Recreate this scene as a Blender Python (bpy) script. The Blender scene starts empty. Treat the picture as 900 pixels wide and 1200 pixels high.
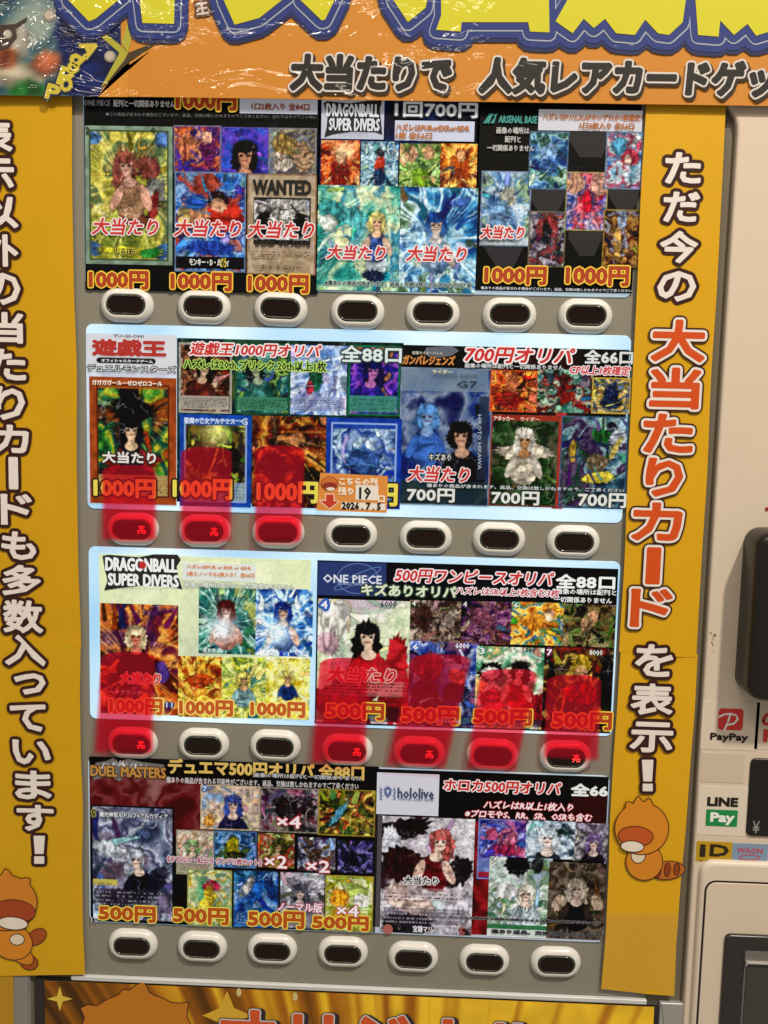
import bpy, math, random
import numpy as np
from mathutils import Matrix

S = bpy.context.scene
COL = S.collection

# ------------------------------------------------------------------ camera (solved from the button grid)
F = 1100.0                                   # focal length in pixels of the 900x1200 photograph
ax, ay, az = [math.radians(a) for a in (6.08105737, 1.70577479, 1.58453834)]
TV = np.array([-0.22197758, -0.18024428, 0.82149368])
def _rot():
    cx, sx, cy, sy, cz, sz = math.cos(ax), math.sin(ax), math.cos(ay), math.sin(ay), math.cos(az), math.sin(az)
    X = np.array([[1, 0, 0], [0, cx, -sx], [0, sx, cx]])
    Y = np.array([[cy, 0, sy], [0, 1, 0], [-sy, 0, cy]])
    Z = np.array([[cz, -sz, 0], [sz, cz, 0], [0, 0, 1]])
    return Z @ Y @ X
RM = _rot()
CP = -RM.T @ TV
Z0 = 1.62                                    # height of the top button row above the floor
def w2b(w): return (w[0], w[2], -w[1])
cam_data = bpy.data.cameras.new('camera')
cam = bpy.data.objects.new('camera', cam_data)
COL.objects.link(cam)
r_, u_, b_ = w2b(RM[0]), w2b(-RM[1]), w2b(-RM[2])
pos = w2b(CP)
cam.matrix_world = Matrix(((r_[0], u_[0], b_[0], pos[0]), (r_[1], u_[1], b_[1], pos[1]),
                           (r_[2], u_[2], b_[2], pos[2] + Z0), (0, 0, 0, 1)))
cam_data.sensor_fit = 'VERTICAL'
cam_data.sensor_height = 24.0
cam_data.lens = F / 1200 * 24.0
cam_data.clip_start = 0.01
cam_data.clip_end = 100
S.camera = cam
S.render.resolution_x, S.render.resolution_y = 768, 1024

# ------------------------------------------------------------------ world, lamps, exposure
W = bpy.data.worlds.new('World'); S.world = W; W.use_nodes = True
bg = W.node_tree.nodes['Background']
bg.inputs[0].default_value = (0.95, 0.82, 0.66, 1)
bg.inputs[1].default_value = 0.30
def area(name, loc, target, sx, sy, power, color):
    l = bpy.data.lights.new(name, 'AREA'); l.shape = 'RECTANGLE'; l.size = sx; l.size_y = sy
    l.energy = power; l.color = color
    o = bpy.data.objects.new(name, l); COL.objects.link(o); o.location = loc
    d = np.array(target) - np.array(loc); d = d / np.linalg.norm(d)
    from mathutils import Vector
    o.rotation_euler = Vector(d).to_track_quat('-Z', 'Y').to_euler()
    return o
WARM = (1.0, 0.87, 0.70)
area('ceiling_lamp', (1.30, -1.60, Z0 + 2.10), (0.35, 0, Z0 - 0.25), 0.13, 0.13, 76, WARM)
area('ceiling_lamp', (-0.45, -1.35, Z0 + 1.60), (0.2, 0, Z0 - 0.25), 0.9, 0.06, 10, WARM)
area('ceiling_lamp', (0.25, -2.3, Z0 + 2.1), (0.25, 0, Z0 - 0.4), 1.4, 0.4, 14, WARM)
S.view_settings.view_transform = 'Standard'
S.view_settings.look = 'None'
S.view_settings.exposure = 0.0
S.view_settings.gamma = 1.0

LW = np.array([0.95, 0.85, 0.70])            # light a white surface gets, used to turn seen colours into surface colours
PX = 0.066 / 86.0                            # one photo pixel in metres on the machine's front
MM = 0.001

# ------------------------------------------------------------------ helpers
def U(px, py, d=0.0):
    """point on the plane d metres in front of the machine's face seen at photo pixel (px, py): x, z"""
    px = np.asarray(px, float); py = np.asarray(py, float)
    D = np.stack([(px - 450) / F, (py - 600) / F, np.ones_like(px)], -1) @ RM
    s = (-d - CP[2]) / D[..., 2]
    return CP[0] + s * D[..., 0], -(CP[1] + s * D[..., 1]) + Z0
def rect(x0, y0, x1, y1, d=0.0):
    a = U(x0, y0, d); b = U(x1, y1, d)
    return float(a[0]), float(a[1]), float(b[0]), float(b[1])     # left, top, right, bottom
def hexc(h):
    if not isinstance(h, str): return np.array(h, float) / 255.0
    h = h.lstrip('#')
    if len(h) == 3: h = ''.join(c * 2 for c in h)
    return np.array([int(h[i:i + 2], 16) for i in (0, 2, 4)], float) / 255.0
def lin(c):
    c = np.asarray(c, float)
    return np.where(c <= 0.04045, c / 12.92, ((c + 0.055) / 1.055) ** 2.4)

_mats = {}
def nodes_of(m):
    m.use_nodes = True
    nt = m.node_tree
    return nt, nt.nodes['Principled BSDF']
def film_normal(nt, p, strength, scale):
    """wrinkles of a clear film laid over the print"""
    g = nt.nodes.new('ShaderNodeNewGeometry')
    mp = nt.nodes.new('ShaderNodeMapping'); mp.inputs['Scale'].default_value = (scale * 0.55, 1, scale)
    n = nt.nodes.new('ShaderNodeTexNoise'); n.inputs['Scale'].default_value = 26; n.inputs['Detail'].default_value = 3
    n.inputs['Roughness'].default_value = 0.5; n.inputs['Distortion'].default_value = 0.6
    n2 = nt.nodes.new('ShaderNodeTexNoise'); n2.inputs['Scale'].default_value = 3.2; n2.inputs['Detail'].default_value = 1
    mr = nt.nodes.new('ShaderNodeMapRange'); mr.inputs[1].default_value = 0.40; mr.inputs[2].default_value = 0.60
    mr.inputs[3].default_value = 0.10; mr.inputs[4].default_value = 1.0
    sx = nt.nodes.new('ShaderNodeSeparateXYZ'); mr2 = nt.nodes.new('ShaderNodeMapRange')      # the film is most creased at the left end
    mr2.inputs[1].default_value = 0.05; mr2.inputs[2].default_value = 0.34; mr2.inputs[3].default_value = 1.0; mr2.inputs[4].default_value = 0.07
    mul0 = nt.nodes.new('ShaderNodeMath'); mul0.operation = 'MULTIPLY'
    mul = nt.nodes.new('ShaderNodeMath'); mul.operation = 'MULTIPLY'
    nt.links.new(g.outputs['Position'], sx.inputs[0]); nt.links.new(sx.outputs[0], mr2.inputs[0])
    b = nt.nodes.new('ShaderNodeBump'); b.inputs['Strength'].default_value = 1.0
    b.inputs['Distance'].default_value = strength
    nt.links.new(g.outputs['Position'], mp.inputs[0]); nt.links.new(mp.outputs[0], n.inputs['Vector'])
    nt.links.new(g.outputs['Position'], n2.inputs['Vector'])
    nt.links.new(n2.outputs[0], mr.inputs[0])
    nt.links.new(n.outputs[0], mul0.inputs[0]); nt.links.new(mr.outputs[0], mul0.inputs[1])
    nt.links.new(mul0.outputs[0], mul.inputs[0]); nt.links.new(mr2.outputs[0], mul.inputs[1])
    nt.links.new(mul.outputs[0], b.inputs['Height'])
    nt.links.new(b.outputs[0], p.inputs['Coat Normal'])
def mat(c, k=0.0, rough=0.6, coat=0.0, metal=0.0, spec=0.3, mottle=0.0, film=None):
    """plain surface; c = colour as seen under the shop light, k = share of it that is backlight"""
    key = (str(c), k, rough, coat, metal, spec, mottle, film)
    if key in _mats: return _mats[key]
    m = bpy.data.materials.new('print'); nt, p = nodes_of(m)
    L = lin(hexc(c)); base = np.clip(L * (1 - k) / LW, 0, 0.9)
    p.inputs['Base Color'].default_value = (*base, 1)
    p.inputs['Roughness'].default_value = rough
    p.inputs['Metallic'].default_value = metal
    p.inputs['Specular IOR Level'].default_value = spec
    if k > 0:
        p.inputs['Emission Color'].default_value = (*L, 1); p.inputs['Emission Strength'].default_value = k
    if coat:
        p.inputs['Coat Weight'].default_value = coat; p.inputs['Coat Roughness'].default_value = 0.04
    if film: film_normal(nt, p, *film)
    if mottle:
        g = nt.nodes.new('ShaderNodeNewGeometry')
        n = nt.nodes.new('ShaderNodeTexNoise'); n.inputs['Scale'].default_value = 14; n.inputs['Detail'].default_value = 8
        n.inputs['Roughness'].default_value = 0.7
        mr = nt.nodes.new('ShaderNodeMapRange'); mr.inputs[3].default_value = 1 - mottle; mr.inputs[4].default_value = 1 + mottle
        mx = nt.nodes.new('ShaderNodeMix'); mx.data_type = 'RGBA'; mx.blend_type = 'MULTIPLY'; mx.inputs[0].default_value = 1
        mx.inputs[6].default_value = (*base, 1)
        nt.links.new(g.outputs['Position'], n.inputs['Vector'])
        nt.links.new(n.outputs[0], mr.inputs[0]); nt.links.new(mr.outputs[0], mx.inputs[7])
        nt.links.new(mx.outputs[2], p.inputs['Base Color'])
    _mats[key] = m
    return m
def print_mat(k, coat=0.0, film=None, rough=0.5):
    """printed picture: ink colours come from the mesh's colour attribute"""
    key = ('pr', k, coat, film, rough)
    if key in _mats: return _mats[key]
    m = bpy.data.materials.new('printed_picture'); nt, p = nodes_of(m)
    a = nt.nodes.new('ShaderNodeAttribute'); a.attribute_name = 'ink'
    v = nt.nodes.new('ShaderNodeMix'); v.data_type = 'RGBA'; v.blend_type = 'MULTIPLY'; v.inputs[0].default_value = 1
    v.inputs[7].default_value = (*((1 - k) / LW), 1)
    nt.links.new(a.outputs['Color'], v.inputs[6])
    nt.links.new(v.outputs[2], p.inputs['Base Color'])
    p.inputs['Roughness'].default_value = rough; p.inputs['Specular IOR Level'].default_value = 0.12
    if k > 0:
        nt.links.new(a.outputs['Color'], p.inputs['Emission Color']); p.inputs['Emission Strength'].default_value = k
    if coat:
        p.inputs['Coat Weight'].default_value = coat; p.inputs['Coat Roughness'].default_value = 0.04
    if film: film_normal(nt, p, *film)
    _mats[key] = m
    return m

class MB:
    """collects vertices and faces (with material slots) for ONE mesh object; y = -d"""
    def __init__(self): self.v = []; self.f = []; self.mi = []; self.mats = []; self.n = 0; self.smooth = []
    def slot(self, m):
        if m not in self.mats: self.mats.append(m)
        return self.mats.index(m)
    def add(self, V, Fs, m, smooth=False):
        V = np.asarray(V, float).reshape(-1, 3); s = self.slot(m)
        self.v.append(V)
        for f in Fs: self.f.append(tuple(int(i) + self.n for i in f))
        self.mi += [s] * len(Fs); self.smooth += [smooth] * len(Fs); self.n += len(V)
    def build(self, name, parent=None, loc=None):
        V = np.concatenate(self.v)
        if loc is None: loc = V.mean(0) if parent is None else np.zeros(3)
        if parent is not None:
            pw = np.array(parent['_w']); o_w = V.mean(0); loc = o_w - pw
        else: o_w = np.array(loc)
        me = bpy.data.meshes.new(name)
        me.from_pydata((V - o_w).tolist(), [], self.f)
        for m in self.mats: me.materials.append(m)
        me.polygons.foreach_set('material_index', self.mi)
        me.polygons.foreach_set('use_smooth', self.smooth)
        me.update()
        o = bpy.data.objects.new(name, me); COL.objects.link(o)
        o.location = loc; o['_w'] = [float(q) for q in o_w]
        if parent is not None: o.parent = parent
        return o
def tag(o, label, cat, group=None, kind=None):
    o['label'] = label; o['category'] = cat
    if group: o['group'] = group
    if kind: o['kind'] = kind
    return o
def thing(name, label, cat, x, z, d=0.0, group=None):
    o = bpy.data.objects.new(name, None); COL.objects.link(o)
    o.empty_display_size = 0.02
    o.location = (x, -d, z); o['_w'] = [x, -d, z]
    return tag(o, label, cat, group)

def rrect(l, t, r, b, rad, n=6):
    """rounded rectangle outline (x, z), anticlockwise from the bottom left"""
    rad = [rad] * 4 if not isinstance(rad, (list, tuple)) else rad      # TL TR BR BL
    pts = []
    for (cx, cz, q, rd) in ((l, b, 180, rad[3]), (r, b, 270, rad[2]), (r, t, 0, rad[1]), (l, t, 90, rad[0])):
        sx = 1 if cx == l else -1; sz = 1 if cz == b else -1
        if rd <= 0: pts.append((cx, cz)); continue
        for i in range(n + 1):
            a = math.radians(q + 90 * i / n)
            pts.append((cx + sx * rd + rd * math.cos(a), cz + sz * rd + rd * math.sin(a)))
    return np.array(pts)
def inset(P, w):
    A = np.roll(P, 1, 0); B = np.roll(P, -1, 0)
    e1 = P - A; e2 = B - P
    n1 = np.stack([-e1[:, 1], e1[:, 0]], 1) / (np.linalg.norm(e1, axis=1)[:, None] + 1e-12)
    n2 = np.stack([-e2[:, 1], e2[:, 0]], 1) / (np.linalg.norm(e2, axis=1)[:, None] + 1e-12)
    n = n1 + n2; n = n / (np.linalg.norm(n, axis=1)[:, None] + 1e-12)
    c = np.maximum((n * n1).sum(1), 0.3)
    return P + n * (w / c)[:, None]
def loft(mb, loops, m, cap_end=True, smooth=True, cap_m=None):
    """loops: list of (outline, d)"""
    n = len(loops[0][0]); V = []; Fs = []
    for (P, d) in loops: V += [(p[0], -d, p[1]) for p in P]
    for k in range(len(loops) - 1):
        for i in range(n):
            j = (i + 1) % n
            Fs.append((k * n + i, k * n + j, (k + 1) * n + j, (k + 1) * n + i))
    mb.add(V, Fs, m, smooth)
    if cap_end:
        P, d = loops[-1]
        mb.add([(p[0], -d, p[1]) for p in P], [tuple(range(n))], cap_m or m)
def slab(mb, P, d0, d1, m, bev=0.0):
    if bev > 0:
        steps = [(P, d0), (P, d1 - bev)]
        for a in (30, 60, 90):
            t = math.radians(a)
            steps.append((inset(P, bev * (1 - math.cos(t))), d1 - bev + bev * math.sin(t)))
        loft(mb, steps, m)
    else:
        loft(mb, [(P, d0), (P, d1)], m, smooth=False)
def poly_px(mb, pts, d, m):
    x, z = U([p[0] for p in pts], [p[1] for p in pts], d)
    mb.add(np.stack([x, np.full_like(x, -d), z], 1), [tuple(range(len(pts)))], m)

# ---- outlines: ribbons and round joins along every boundary edge of a flat shape
_OCT = np.array([(math.cos(math.pi * i / 5), math.sin(math.pi * i / 5)) for i in range(10)])
def strokes(mb, P, E, w, d, m, disc=True, span=0.00004):
    """P (n,2) points x,z ; E (k,2) edges ; w half width in metres"""
    A = P[E[:, 0]]; B = P[E[:, 1]]; t = B - A
    L = np.linalg.norm(t, axis=1); ok = L > 1e-9
    A, B, t, L = A[ok], B[ok], t[ok], L[ok]
    nrm = np.stack([-t[:, 1], t[:, 0]], 1) / L[:, None] * w
    k = len(A)
    if k == 0: return
    jd = d + span * np.arange(k) / k
    Q = np.stack([A - nrm, B - nrm, B + nrm, A + nrm], 1)
    V = np.concatenate([Q[..., :1], np.broadcast_to(-jd[:, None, None], (k, 4, 1)), Q[..., 1:]], 2).reshape(-1, 3)
    mb.add(V, np.arange(4 * k).reshape(-1, 4).tolist(), m)
    if disc:
        ids = np.unique(E[ok]); C = P[ids]; q = len(C)
        jd = d + span * (np.arange(q) + 0.5) / q
        D = C[:, None, :] + _OCT[None] * w
        V = np.concatenate([D[..., :1], np.broadcast_to(-jd[:, None, None], (q, 10, 1)), D[..., 1:]], 2).reshape(-1, 3)
        mb.add(V, np.arange(10 * q).reshape(-1, 10).tolist(), m)
_glyph = {}
def glyphs(body, res, shear):
    key = (body, res, shear)
    if key in _glyph: return _glyph[key]
    c = bpy.data.curves.new('lettering', 'FONT'); c.body = body; c.resolution_u = res
    o = bpy.data.objects.new('lettering', c); COL.objects.link(o)
    dg = bpy.context.evaluated_depsgraph_get(); ev = o.evaluated_get(dg); me = ev.to_mesh()
    n = len(me.vertices); V = np.empty(n * 3); me.vertices.foreach_get('co', V); V = V.reshape(-1, 3)[:, :2].copy()
    Fs = [tuple(p.vertices) for p in me.polygons]
    ev.to_mesh_clear()
    bpy.data.objects.remove(o); bpy.data.curves.remove(c)
    V[:, 0] += shear * V[:, 1]
    lo, hi = V.min(0), V.max(0)
    V = (V - lo) / np.maximum(hi - lo, 1e-6)
    cnt = {}
    for f in Fs:
        for i in range(len(f)):
            a, b = f[i], f[(i + 1) % len(f)]
            cnt[(min(a, b), max(a, b))] = cnt.get((min(a, b), max(a, b)), 0) + 1
    E = np.array([e for e, q in cnt.items() if q == 1])
    _glyph[key] = (V, Fs, E)
    return _glyph[key]
def letter(mb, body, box, d, layers, shear=0.0, res=2, disc=True, k=0.0, world=False, turn=0.0, **mk):
    """write body so that its ink fills the photo box (x0, y0, x1, y1); layers bottom to top:
       (half stroke in photo px, colour[, dx, dy])"""
    V, Fs, E = glyphs(body, res, shear)
    if turn:
        a = math.radians(turn)
        cx, cy, hw, hh = box[0], box[1], box[2] / 2, box[3] / 2
        x = (V[:, 0] - .5) * 2 * hw; y = (.5 - V[:, 1]) * 2 * hh
        X, Z = U(cx + x * math.cos(a) - y * math.sin(a), cy + x * math.sin(a) + y * math.cos(a), d)
        P = np.stack([X, Z], 1)
    else:
        l, t, r, b = box if world else rect(*box, d)
        P = np.stack([l + (r - l) * V[:, 0], b + (t - b) * V[:, 1]], 1)
    for i, lay in enumerate(layers):
        w, c = lay[0], lay[1]
        Q = P.copy()
        if len(lay) > 2: Q += np.array([lay[2], -lay[3]]) * PX
        m = mat(c, k, **mk); dd = d + 0.00010 * i
        if w > 0: strokes(mb, Q, E, w * PX, dd, m, disc and w > 0.7)
        mb.add(np.stack([Q[:, 0], np.full(len(Q), -(dd + 0.00005)), Q[:, 1]], 1), Fs, m)

# ------------------------------------------------------------------ printed pictures (abstract ink patterns)
def vnoise(ny, nx, cells, rng, asp=1.0):
    gy = max(2, int(cells) + 2); gx = max(2, int(cells * nx / max(ny, 1) * asp) + 2)
    g = rng.random((gy + 1, gx + 1))
    y = np.linspace(0, gy - 1.001, ny); x = np.linspace(0, gx - 1.001, nx)
    yi = y.astype(int); xi = x.astype(int); fy = (y - yi)[:, None]; fx = (x - xi)[None]
    fy = fy * fy * (3 - 2 * fy); fx = fx * fx * (3 - 2 * fx)
    a = g[yi][:, xi]; b = g[yi][:, xi + 1]; c = g[yi + 1][:, xi]; e = g[yi + 1][:, xi + 1]
    return (a * (1 - fx) + b * fx) * (1 - fy) + (c * (1 - fx) + e * fx) * fy
def fbm(ny, nx, cells, rng, oct=4, asp=1.0):
    s = 0; w = 0
    for i in range(oct):
        s = s + vnoise(ny, nx, cells * 2 ** i, rng, asp) * 0.55 ** i; w += 0.55 ** i
    return s / w
def figure(asp, cx, cy, s, hair, skin, cloth, long=1.0, lean=0.0, arm=None):
    """a plain generic printed figure: long hair, face, shoulders"""
    q = s / asp; L = lean; B = []
    B.append((cx - L * .5, cy + .55 * q * long, .95 * s, 1.25 * q * long, hair, L * 60, .30))
    B.append((cx + L * 1.2, cy + 2.6 * q, 1.25 * s, 1.45 * q, cloth, L * 60, .12))
    B.append((cx + L * .5, cy + .85 * q, .26 * s, .5 * q, skin, 0, .02)); B.append((cx + L * .8, cy + 1.35 * q, .5 * s, .36 * q, skin, 0, .05))
    for sd in (-1, 1): B.append((cx + L * 1.2 + sd * 1.1 * s, cy + 2.5 * q, .36 * s, 1.0 * q, arm or cloth, -sd * 22 + L * 60, .08))
    B.append((cx, cy + .1 * q, .56 * s, .66 * q, skin, 0, .02)); B.append((cx + L * .1, cy + .45 * q, .36 * s, .42 * q, skin, 0, .0))
    B.append((cx - L * .2, cy - .42 * q, .74 * s, .46 * q, hair, L * 60, .42))
    for sd in (-1, 1):
        B.append((cx + sd * .60 * s, cy + .25 * q, .17 * s, .75 * q, hair, sd * 8, .25))
        B.append((cx + sd * .24 * s, cy + .16 * q, .10 * s, .075 * q, '#241c24', 0, .0))
    B.append((cx, cy + .50 * q, .12 * s, .035 * q, '#a05048', 0, .0))
    return B
def art(nx, ny, seed, pal, blobs=(), strokes_n=30, burst=None, detail=1.0, frame=None, sw=0.035, outline=0.45,
        boxes=(), rules=(), glow=None, scale=3.0, spark=0.0, fig=()):
    blobs = list(blobs)
    for f_ in fig: blobs += figure(ny / nx, *f_)
    rng = np.random.default_rng(seed)
    pal = np.array([hexc(c) for c in pal]); K = len(pal)
    yy, xx = np.mgrid[0:ny, 0:nx]; u = (xx + .5) / nx; v = (yy + .5) / ny
    asp = ny / nx
    n = fbm(ny, nx, scale, rng, 4)
    q = n.argsort(axis=None).argsort().reshape(n.shape) / n.size * (K - 1)
    i = np.clip(q.astype(int), 0, K - 2); f = np.clip((q - i - .12) / .76, 0, 1)[..., None]
    img = pal[i] * (1 - f) + pal[i + 1] * f
    if burst:
        bx, by, amt, cc = burst
        ang = np.arctan2((v - by) * asp, u - bx); r = np.hypot((v - by) * asp, u - bx)
        tab = rng.random(256); pos = (ang / (2 * math.pi) + .5) * 70 + 3 * (n - .5)
        j = np.floor(pos).astype(int) % 256; ray = tab[j] * np.clip(1 - np.abs(pos - np.floor(pos) - .5) * 1.2, 0, 1)
        ray = np.clip((ray - .35) * 2.2, 0, 1) * np.clip(r * 3, .1, 1)
        img = img + (hexc(cc) - img) * (amt * ray)[..., None]
    def ribbon(img, P0, P1, P2, w0, col, ol):
        ts = np.linspace(0, 1, 22)
        B = (1 - ts)[:, None] ** 2 * P0 + 2 * ((1 - ts) * ts)[:, None] * P1 + ts[:, None] ** 2 * P2
        lo = B.min(0) - w0 * 1.5; hi = B.max(0) + w0 * 1.5
        x0, x1 = max(0, int(lo[0] * nx)), min(nx, int(hi[0] * nx) + 1)
        y0, y1 = max(0, int(lo[1] / asp * ny)), min(ny, int(hi[1] / asp * ny) + 1)
        if x1 <= x0 or y1 <= y0: return
        uu = u[y0:y1, x0:x1, None]; vv = v[y0:y1, x0:x1, None] * asp
        dd = np.hypot(uu - B[:, 0], vv - B[:, 1]) - w0 * (1 - 0.85 * ts)
        dm = dd.min(-1)
        a = np.clip(.5 - dm * nx, 0, 1)[..., None]
        o = np.clip(.5 - (dm - 0.9 / nx) * nx, 0, 1)[..., None] * ol
        sub = img[y0:y1, x0:x1]
        sub[:] = sub * (1 - o) + sub * .25 * o
        sub[:] = sub * (1 - a) + col * a
    def some(nn, w, ol):
        for _ in range(nn):
            a = rng.random(2) * [1.2, 1.2 * asp] - .1
            if burst:
                dv = a - np.array([burst[0], burst[1] * asp]); th = math.atan2(dv[1], dv[0]) + rng.normal() * .35
            else: th = rng.random() * 6.3
            ln = .12 + .35 * rng.random()
            e = a + ln * np.array([math.cos(th), math.sin(th)])
            mid = (a + e) / 2 + rng.normal(size=2) * .09
            c = pal[rng.integers(K)] * (.75 + .5 * rng.random()); c = np.clip(c + .06 * rng.normal(size=3), 0, 1)
            ribbon(img, a, mid, e, w * (.4 + 1.2 * rng.random()), c, ol)
    some(int(strokes_n * .62), sw * 1.1, outline * .8)
    wu0 = u + .10 * (fbm(ny, nx, 4, rng, 4) - .5); wv0 = v + .08 * (fbm(ny, nx, 4, rng, 4) - .5)
    fold = [np.abs(fbm(ny, nx, 5, rng, 3, asp=2.6) - .5) * 2, np.abs(fbm(ny, nx, 9, rng, 3, asp=.4) - .5) * 2]
    for nb, bl in enumerate(blobs):
        cx, cy, rx, ry, c = bl[:5]; rot = math.radians(bl[5]) if len(bl) > 5 else 0
        flat = len(bl) > 6; sp = bl[6] if flat else .34
        wu, wv = (u, v) if flat else (wu0, wv0)
        du, dv = (wu - cx), (wv - cy) * asp
        a1 = du * math.cos(rot) + dv * math.sin(rot); b1 = -du * math.sin(rot) + dv * math.cos(rot)
        an = np.arctan2(b1 / (ry * asp), a1 / rx); tab = rng.random(24); pp = (an / (2 * math.pi) + .5) * 17
        spike = tab[np.floor(pp).astype(int) % 17] * (1 - 2 * np.abs(pp - np.floor(pp) - .5))
        rr = np.hypot(a1 / rx, b1 / (ry * asp)) / (1 - .3 * sp + sp * spike); px = 1 / (nx * min(rx, ry * asp))
        a = np.clip((1 - rr) / px + .5, 0, 1)[..., None]
        o = np.clip((1 - rr) / px + 1.3, 0, 1)[..., None] * outline * .7
        img = img * (1 - o) + img * .3 * o
        c = hexc(c); fo = fold[nb % 2]
        tone = (.90 + .12 * np.clip(fo * 3.2, 0, 1))[..., None] if flat and sp < .1 else (.66 + .42 * np.clip(fo * 3.2, 0, 1) + .30 * np.clip(fo * 2.2 - 1.0, 0, 1))[..., None]
        img = img * (1 - a) + np.clip(c * tone, 0, 1) * a
    if not fig: some(int(strokes_n * .5), sw * .4, outline * .8)
    if glow:
        gx, gy, gr, c, am = glow
        r = np.hypot(u - gx, (v - gy) * asp) / gr
        img = img + (hexc(c) - img) * (am * np.clip(1.2 - r, 0, 1) ** 1.3)[..., None]
    if detail:
        h = fbm(ny, nx, 11, rng, 3); ln = np.clip(1 - np.abs(h - .5) * 34, 0, 1) * np.clip(fbm(ny, nx, 4, rng, 2) * 5 - 2.2, 0, 1)
        img = img * (1 - .45 * detail * ln[..., None])
        ln2 = np.clip(1 - np.abs(fbm(ny, nx, 9, rng, 3) - .52) * 40, 0, 1) * np.clip(fbm(ny, nx, 4, rng, 2) * 6 - 3, 0, 1)
        img = img + (1 - img) * (.40 * detail * ln2[..., None])
        h2 = vnoise(ny, nx, ny * .45, rng); h3 = vnoise(ny, nx, ny * .16, rng); img = img * (1 + detail * (.34 * (h2 - .5) + .30 * (h3 - .5))[..., None])
    if spark: img = np.where((rng.random((ny, nx)) > 1 - spark)[..., None], np.clip(img + .5, 0, 1), img)
    def lines(x0, y0, x1, y1, c, rows, dens=.6):
        X0, X1, Y0, Y1 = int(x0 * nx), int(x1 * nx), int(y0 * ny), int(y1 * ny)
        for r in range(rows):
            y = Y0 + (Y1 - Y0) * (r + .5) / rows
            y = int(y); hgt = max(1, int((Y1 - Y0) / rows * .5))
            run = rng.random(max(X1 - X0, 1)) < dens
            end = int((X1 - X0) * (1 if r < rows - 1 else .6))
            for yy_ in range(y, min(y + hgt, ny)):
                jit = run & (rng.random(len(run)) < .85)
                seg = img[yy_, X0:X1]; mk = jit & (np.arange(len(jit)) < end)
                seg[mk] = hexc(c) * .75 + seg[mk] * .25
    for (x0, y0, x1, y1, c, al) in boxes:
        sl = img[int(y0 * ny):int(y1 * ny), int(x0 * nx):int(x1 * nx)]
        sl[:] = sl * (1 - al) + hexc(c) * al
    for r in rules: lines(*r)
    if frame:
        fc, fw = frame[0], frame[1]
        ed = np.minimum(np.minimum(xx, nx - 1 - xx), np.minimum(yy, ny - 1 - yy))
        tone = (.85 + .3 * vnoise(ny, nx, 20, rng))[..., None]
        img = np.where((ed < fw)[..., None], hexc(fc) * tone, img)
        if len(frame) > 2: img = np.where(((ed >= fw) & (ed < fw + 1.2))[..., None], hexc(frame[2]), img)
    img = .47 + (img - .5) * 1.22
    return np.clip(img, 0.02, .97)
def picture(name, box, d, img, parent, k=0.0, label=None, back=None, world=False, **mk):
    """a printed sheet or picture: fine grid carrying ink colours, lying d in front of the face"""
    l, t, r, b = box if world else rect(*box, d)
    ny, nx = img.shape[:2]
    xs = l + (r - l) * np.arange(nx) / (nx - 1); zs = t + (b - t) * np.arange(ny) / (ny - 1)
    X, Z = np.meshgrid(xs, zs)
    V = np.stack([X, np.full_like(X, -d), Z], -1).reshape(-1, 3)
    idx = np.arange(nx * ny).reshape(ny, nx)
    Fs = np.stack([idx[1:, :-1], idx[1:, 1:], idx[:-1, 1:], idx[:-1, :-1]], -1).reshape(-1, 4)
    extra = 0
    if back is not None:                                        # paper edge behind the print
        bx = []
        for dd in (d - 0.0005, d - 0.00004):
            bx += [(l, -dd, b), (r, -dd, b), (r, -dd, t), (l, -dd, t)]
        n0 = len(V); V = np.concatenate([V, bx])
        Fb = [[0, 3, 2, 1], [4, 5, 6, 7], [0, 1, 5, 4], [1, 2, 6, 5], [2, 3, 7, 6], [3, 0, 4, 7]]
        Fs = np.concatenate([Fs, np.array(Fb) + n0]); extra = 6
    o_w = V[: nx * ny].mean(0)
    me = bpy.data.meshes.new(name)
    me.from_pydata((V - o_w).tolist(), [], Fs.tolist())
    me.materials.append(print_mat(k, **mk))
    if extra:
        me.materials.append(mat(back, k * .5))
        mi = np.zeros(len(Fs), int); mi[-6:] = 1; me.polygons.foreach_set('material_index', mi)
    a = me.color_attributes.new('ink', 'FLOAT_COLOR', 'POINT')
    C = np.ones((len(V), 4)); C[: nx * ny, :3] = lin(img).reshape(-1, 3)
    a.data.foreach_set('color', C.reshape(-1)); me.update()
    o = bpy.data.objects.new(name, me); COL.objects.link(o); o['_w'] = [float(q) for q in o_w]
    if parent is not None:
        o.parent = parent; o.location = o_w - np.array(parent['_w'])
    else: o.location = o_w
    if label: o['label'] = label
    return o
def px_size(box, q=1.0):
    l, t, r, b = rect(*box)
    return max(8, int(round((r - l) / PX * q))), max(8, int(round((t - b) / PX * q)))

# ================================================================== THE MACHINE
fx, fz = U(420, 700)
machine = thing('vending_machine', 'cream and grey card vending machine front with four lit rows of selection buttons', 'vending machine',
                float(fx), 0.0, -0.2)
def part(name, mb, parent=machine, label=None):
    o = mb.build(name, parent)
    if label: o['label'] = label
    return o
CREAM = mat('#d1bb9e', rough=0.45, spec=0.4, mottle=0.03)
CREAM2 = mat('#d6c2a6', rough=0.4, spec=0.4, mottle=0.03)
GREY = mat('#857d6a', rough=0.5, spec=0.3, mottle=0.03)
TRIM = mat('#6c5f4a', rough=0.45, spec=0.4)
WHITE = mat('#d9d0be', rough=0.22, spec=0.6)
BLACK = mat('#17130f', rough=0.3, spec=0.5)
DARK = mat('#2a2522', rough=0.4, spec=0.4)

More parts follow.
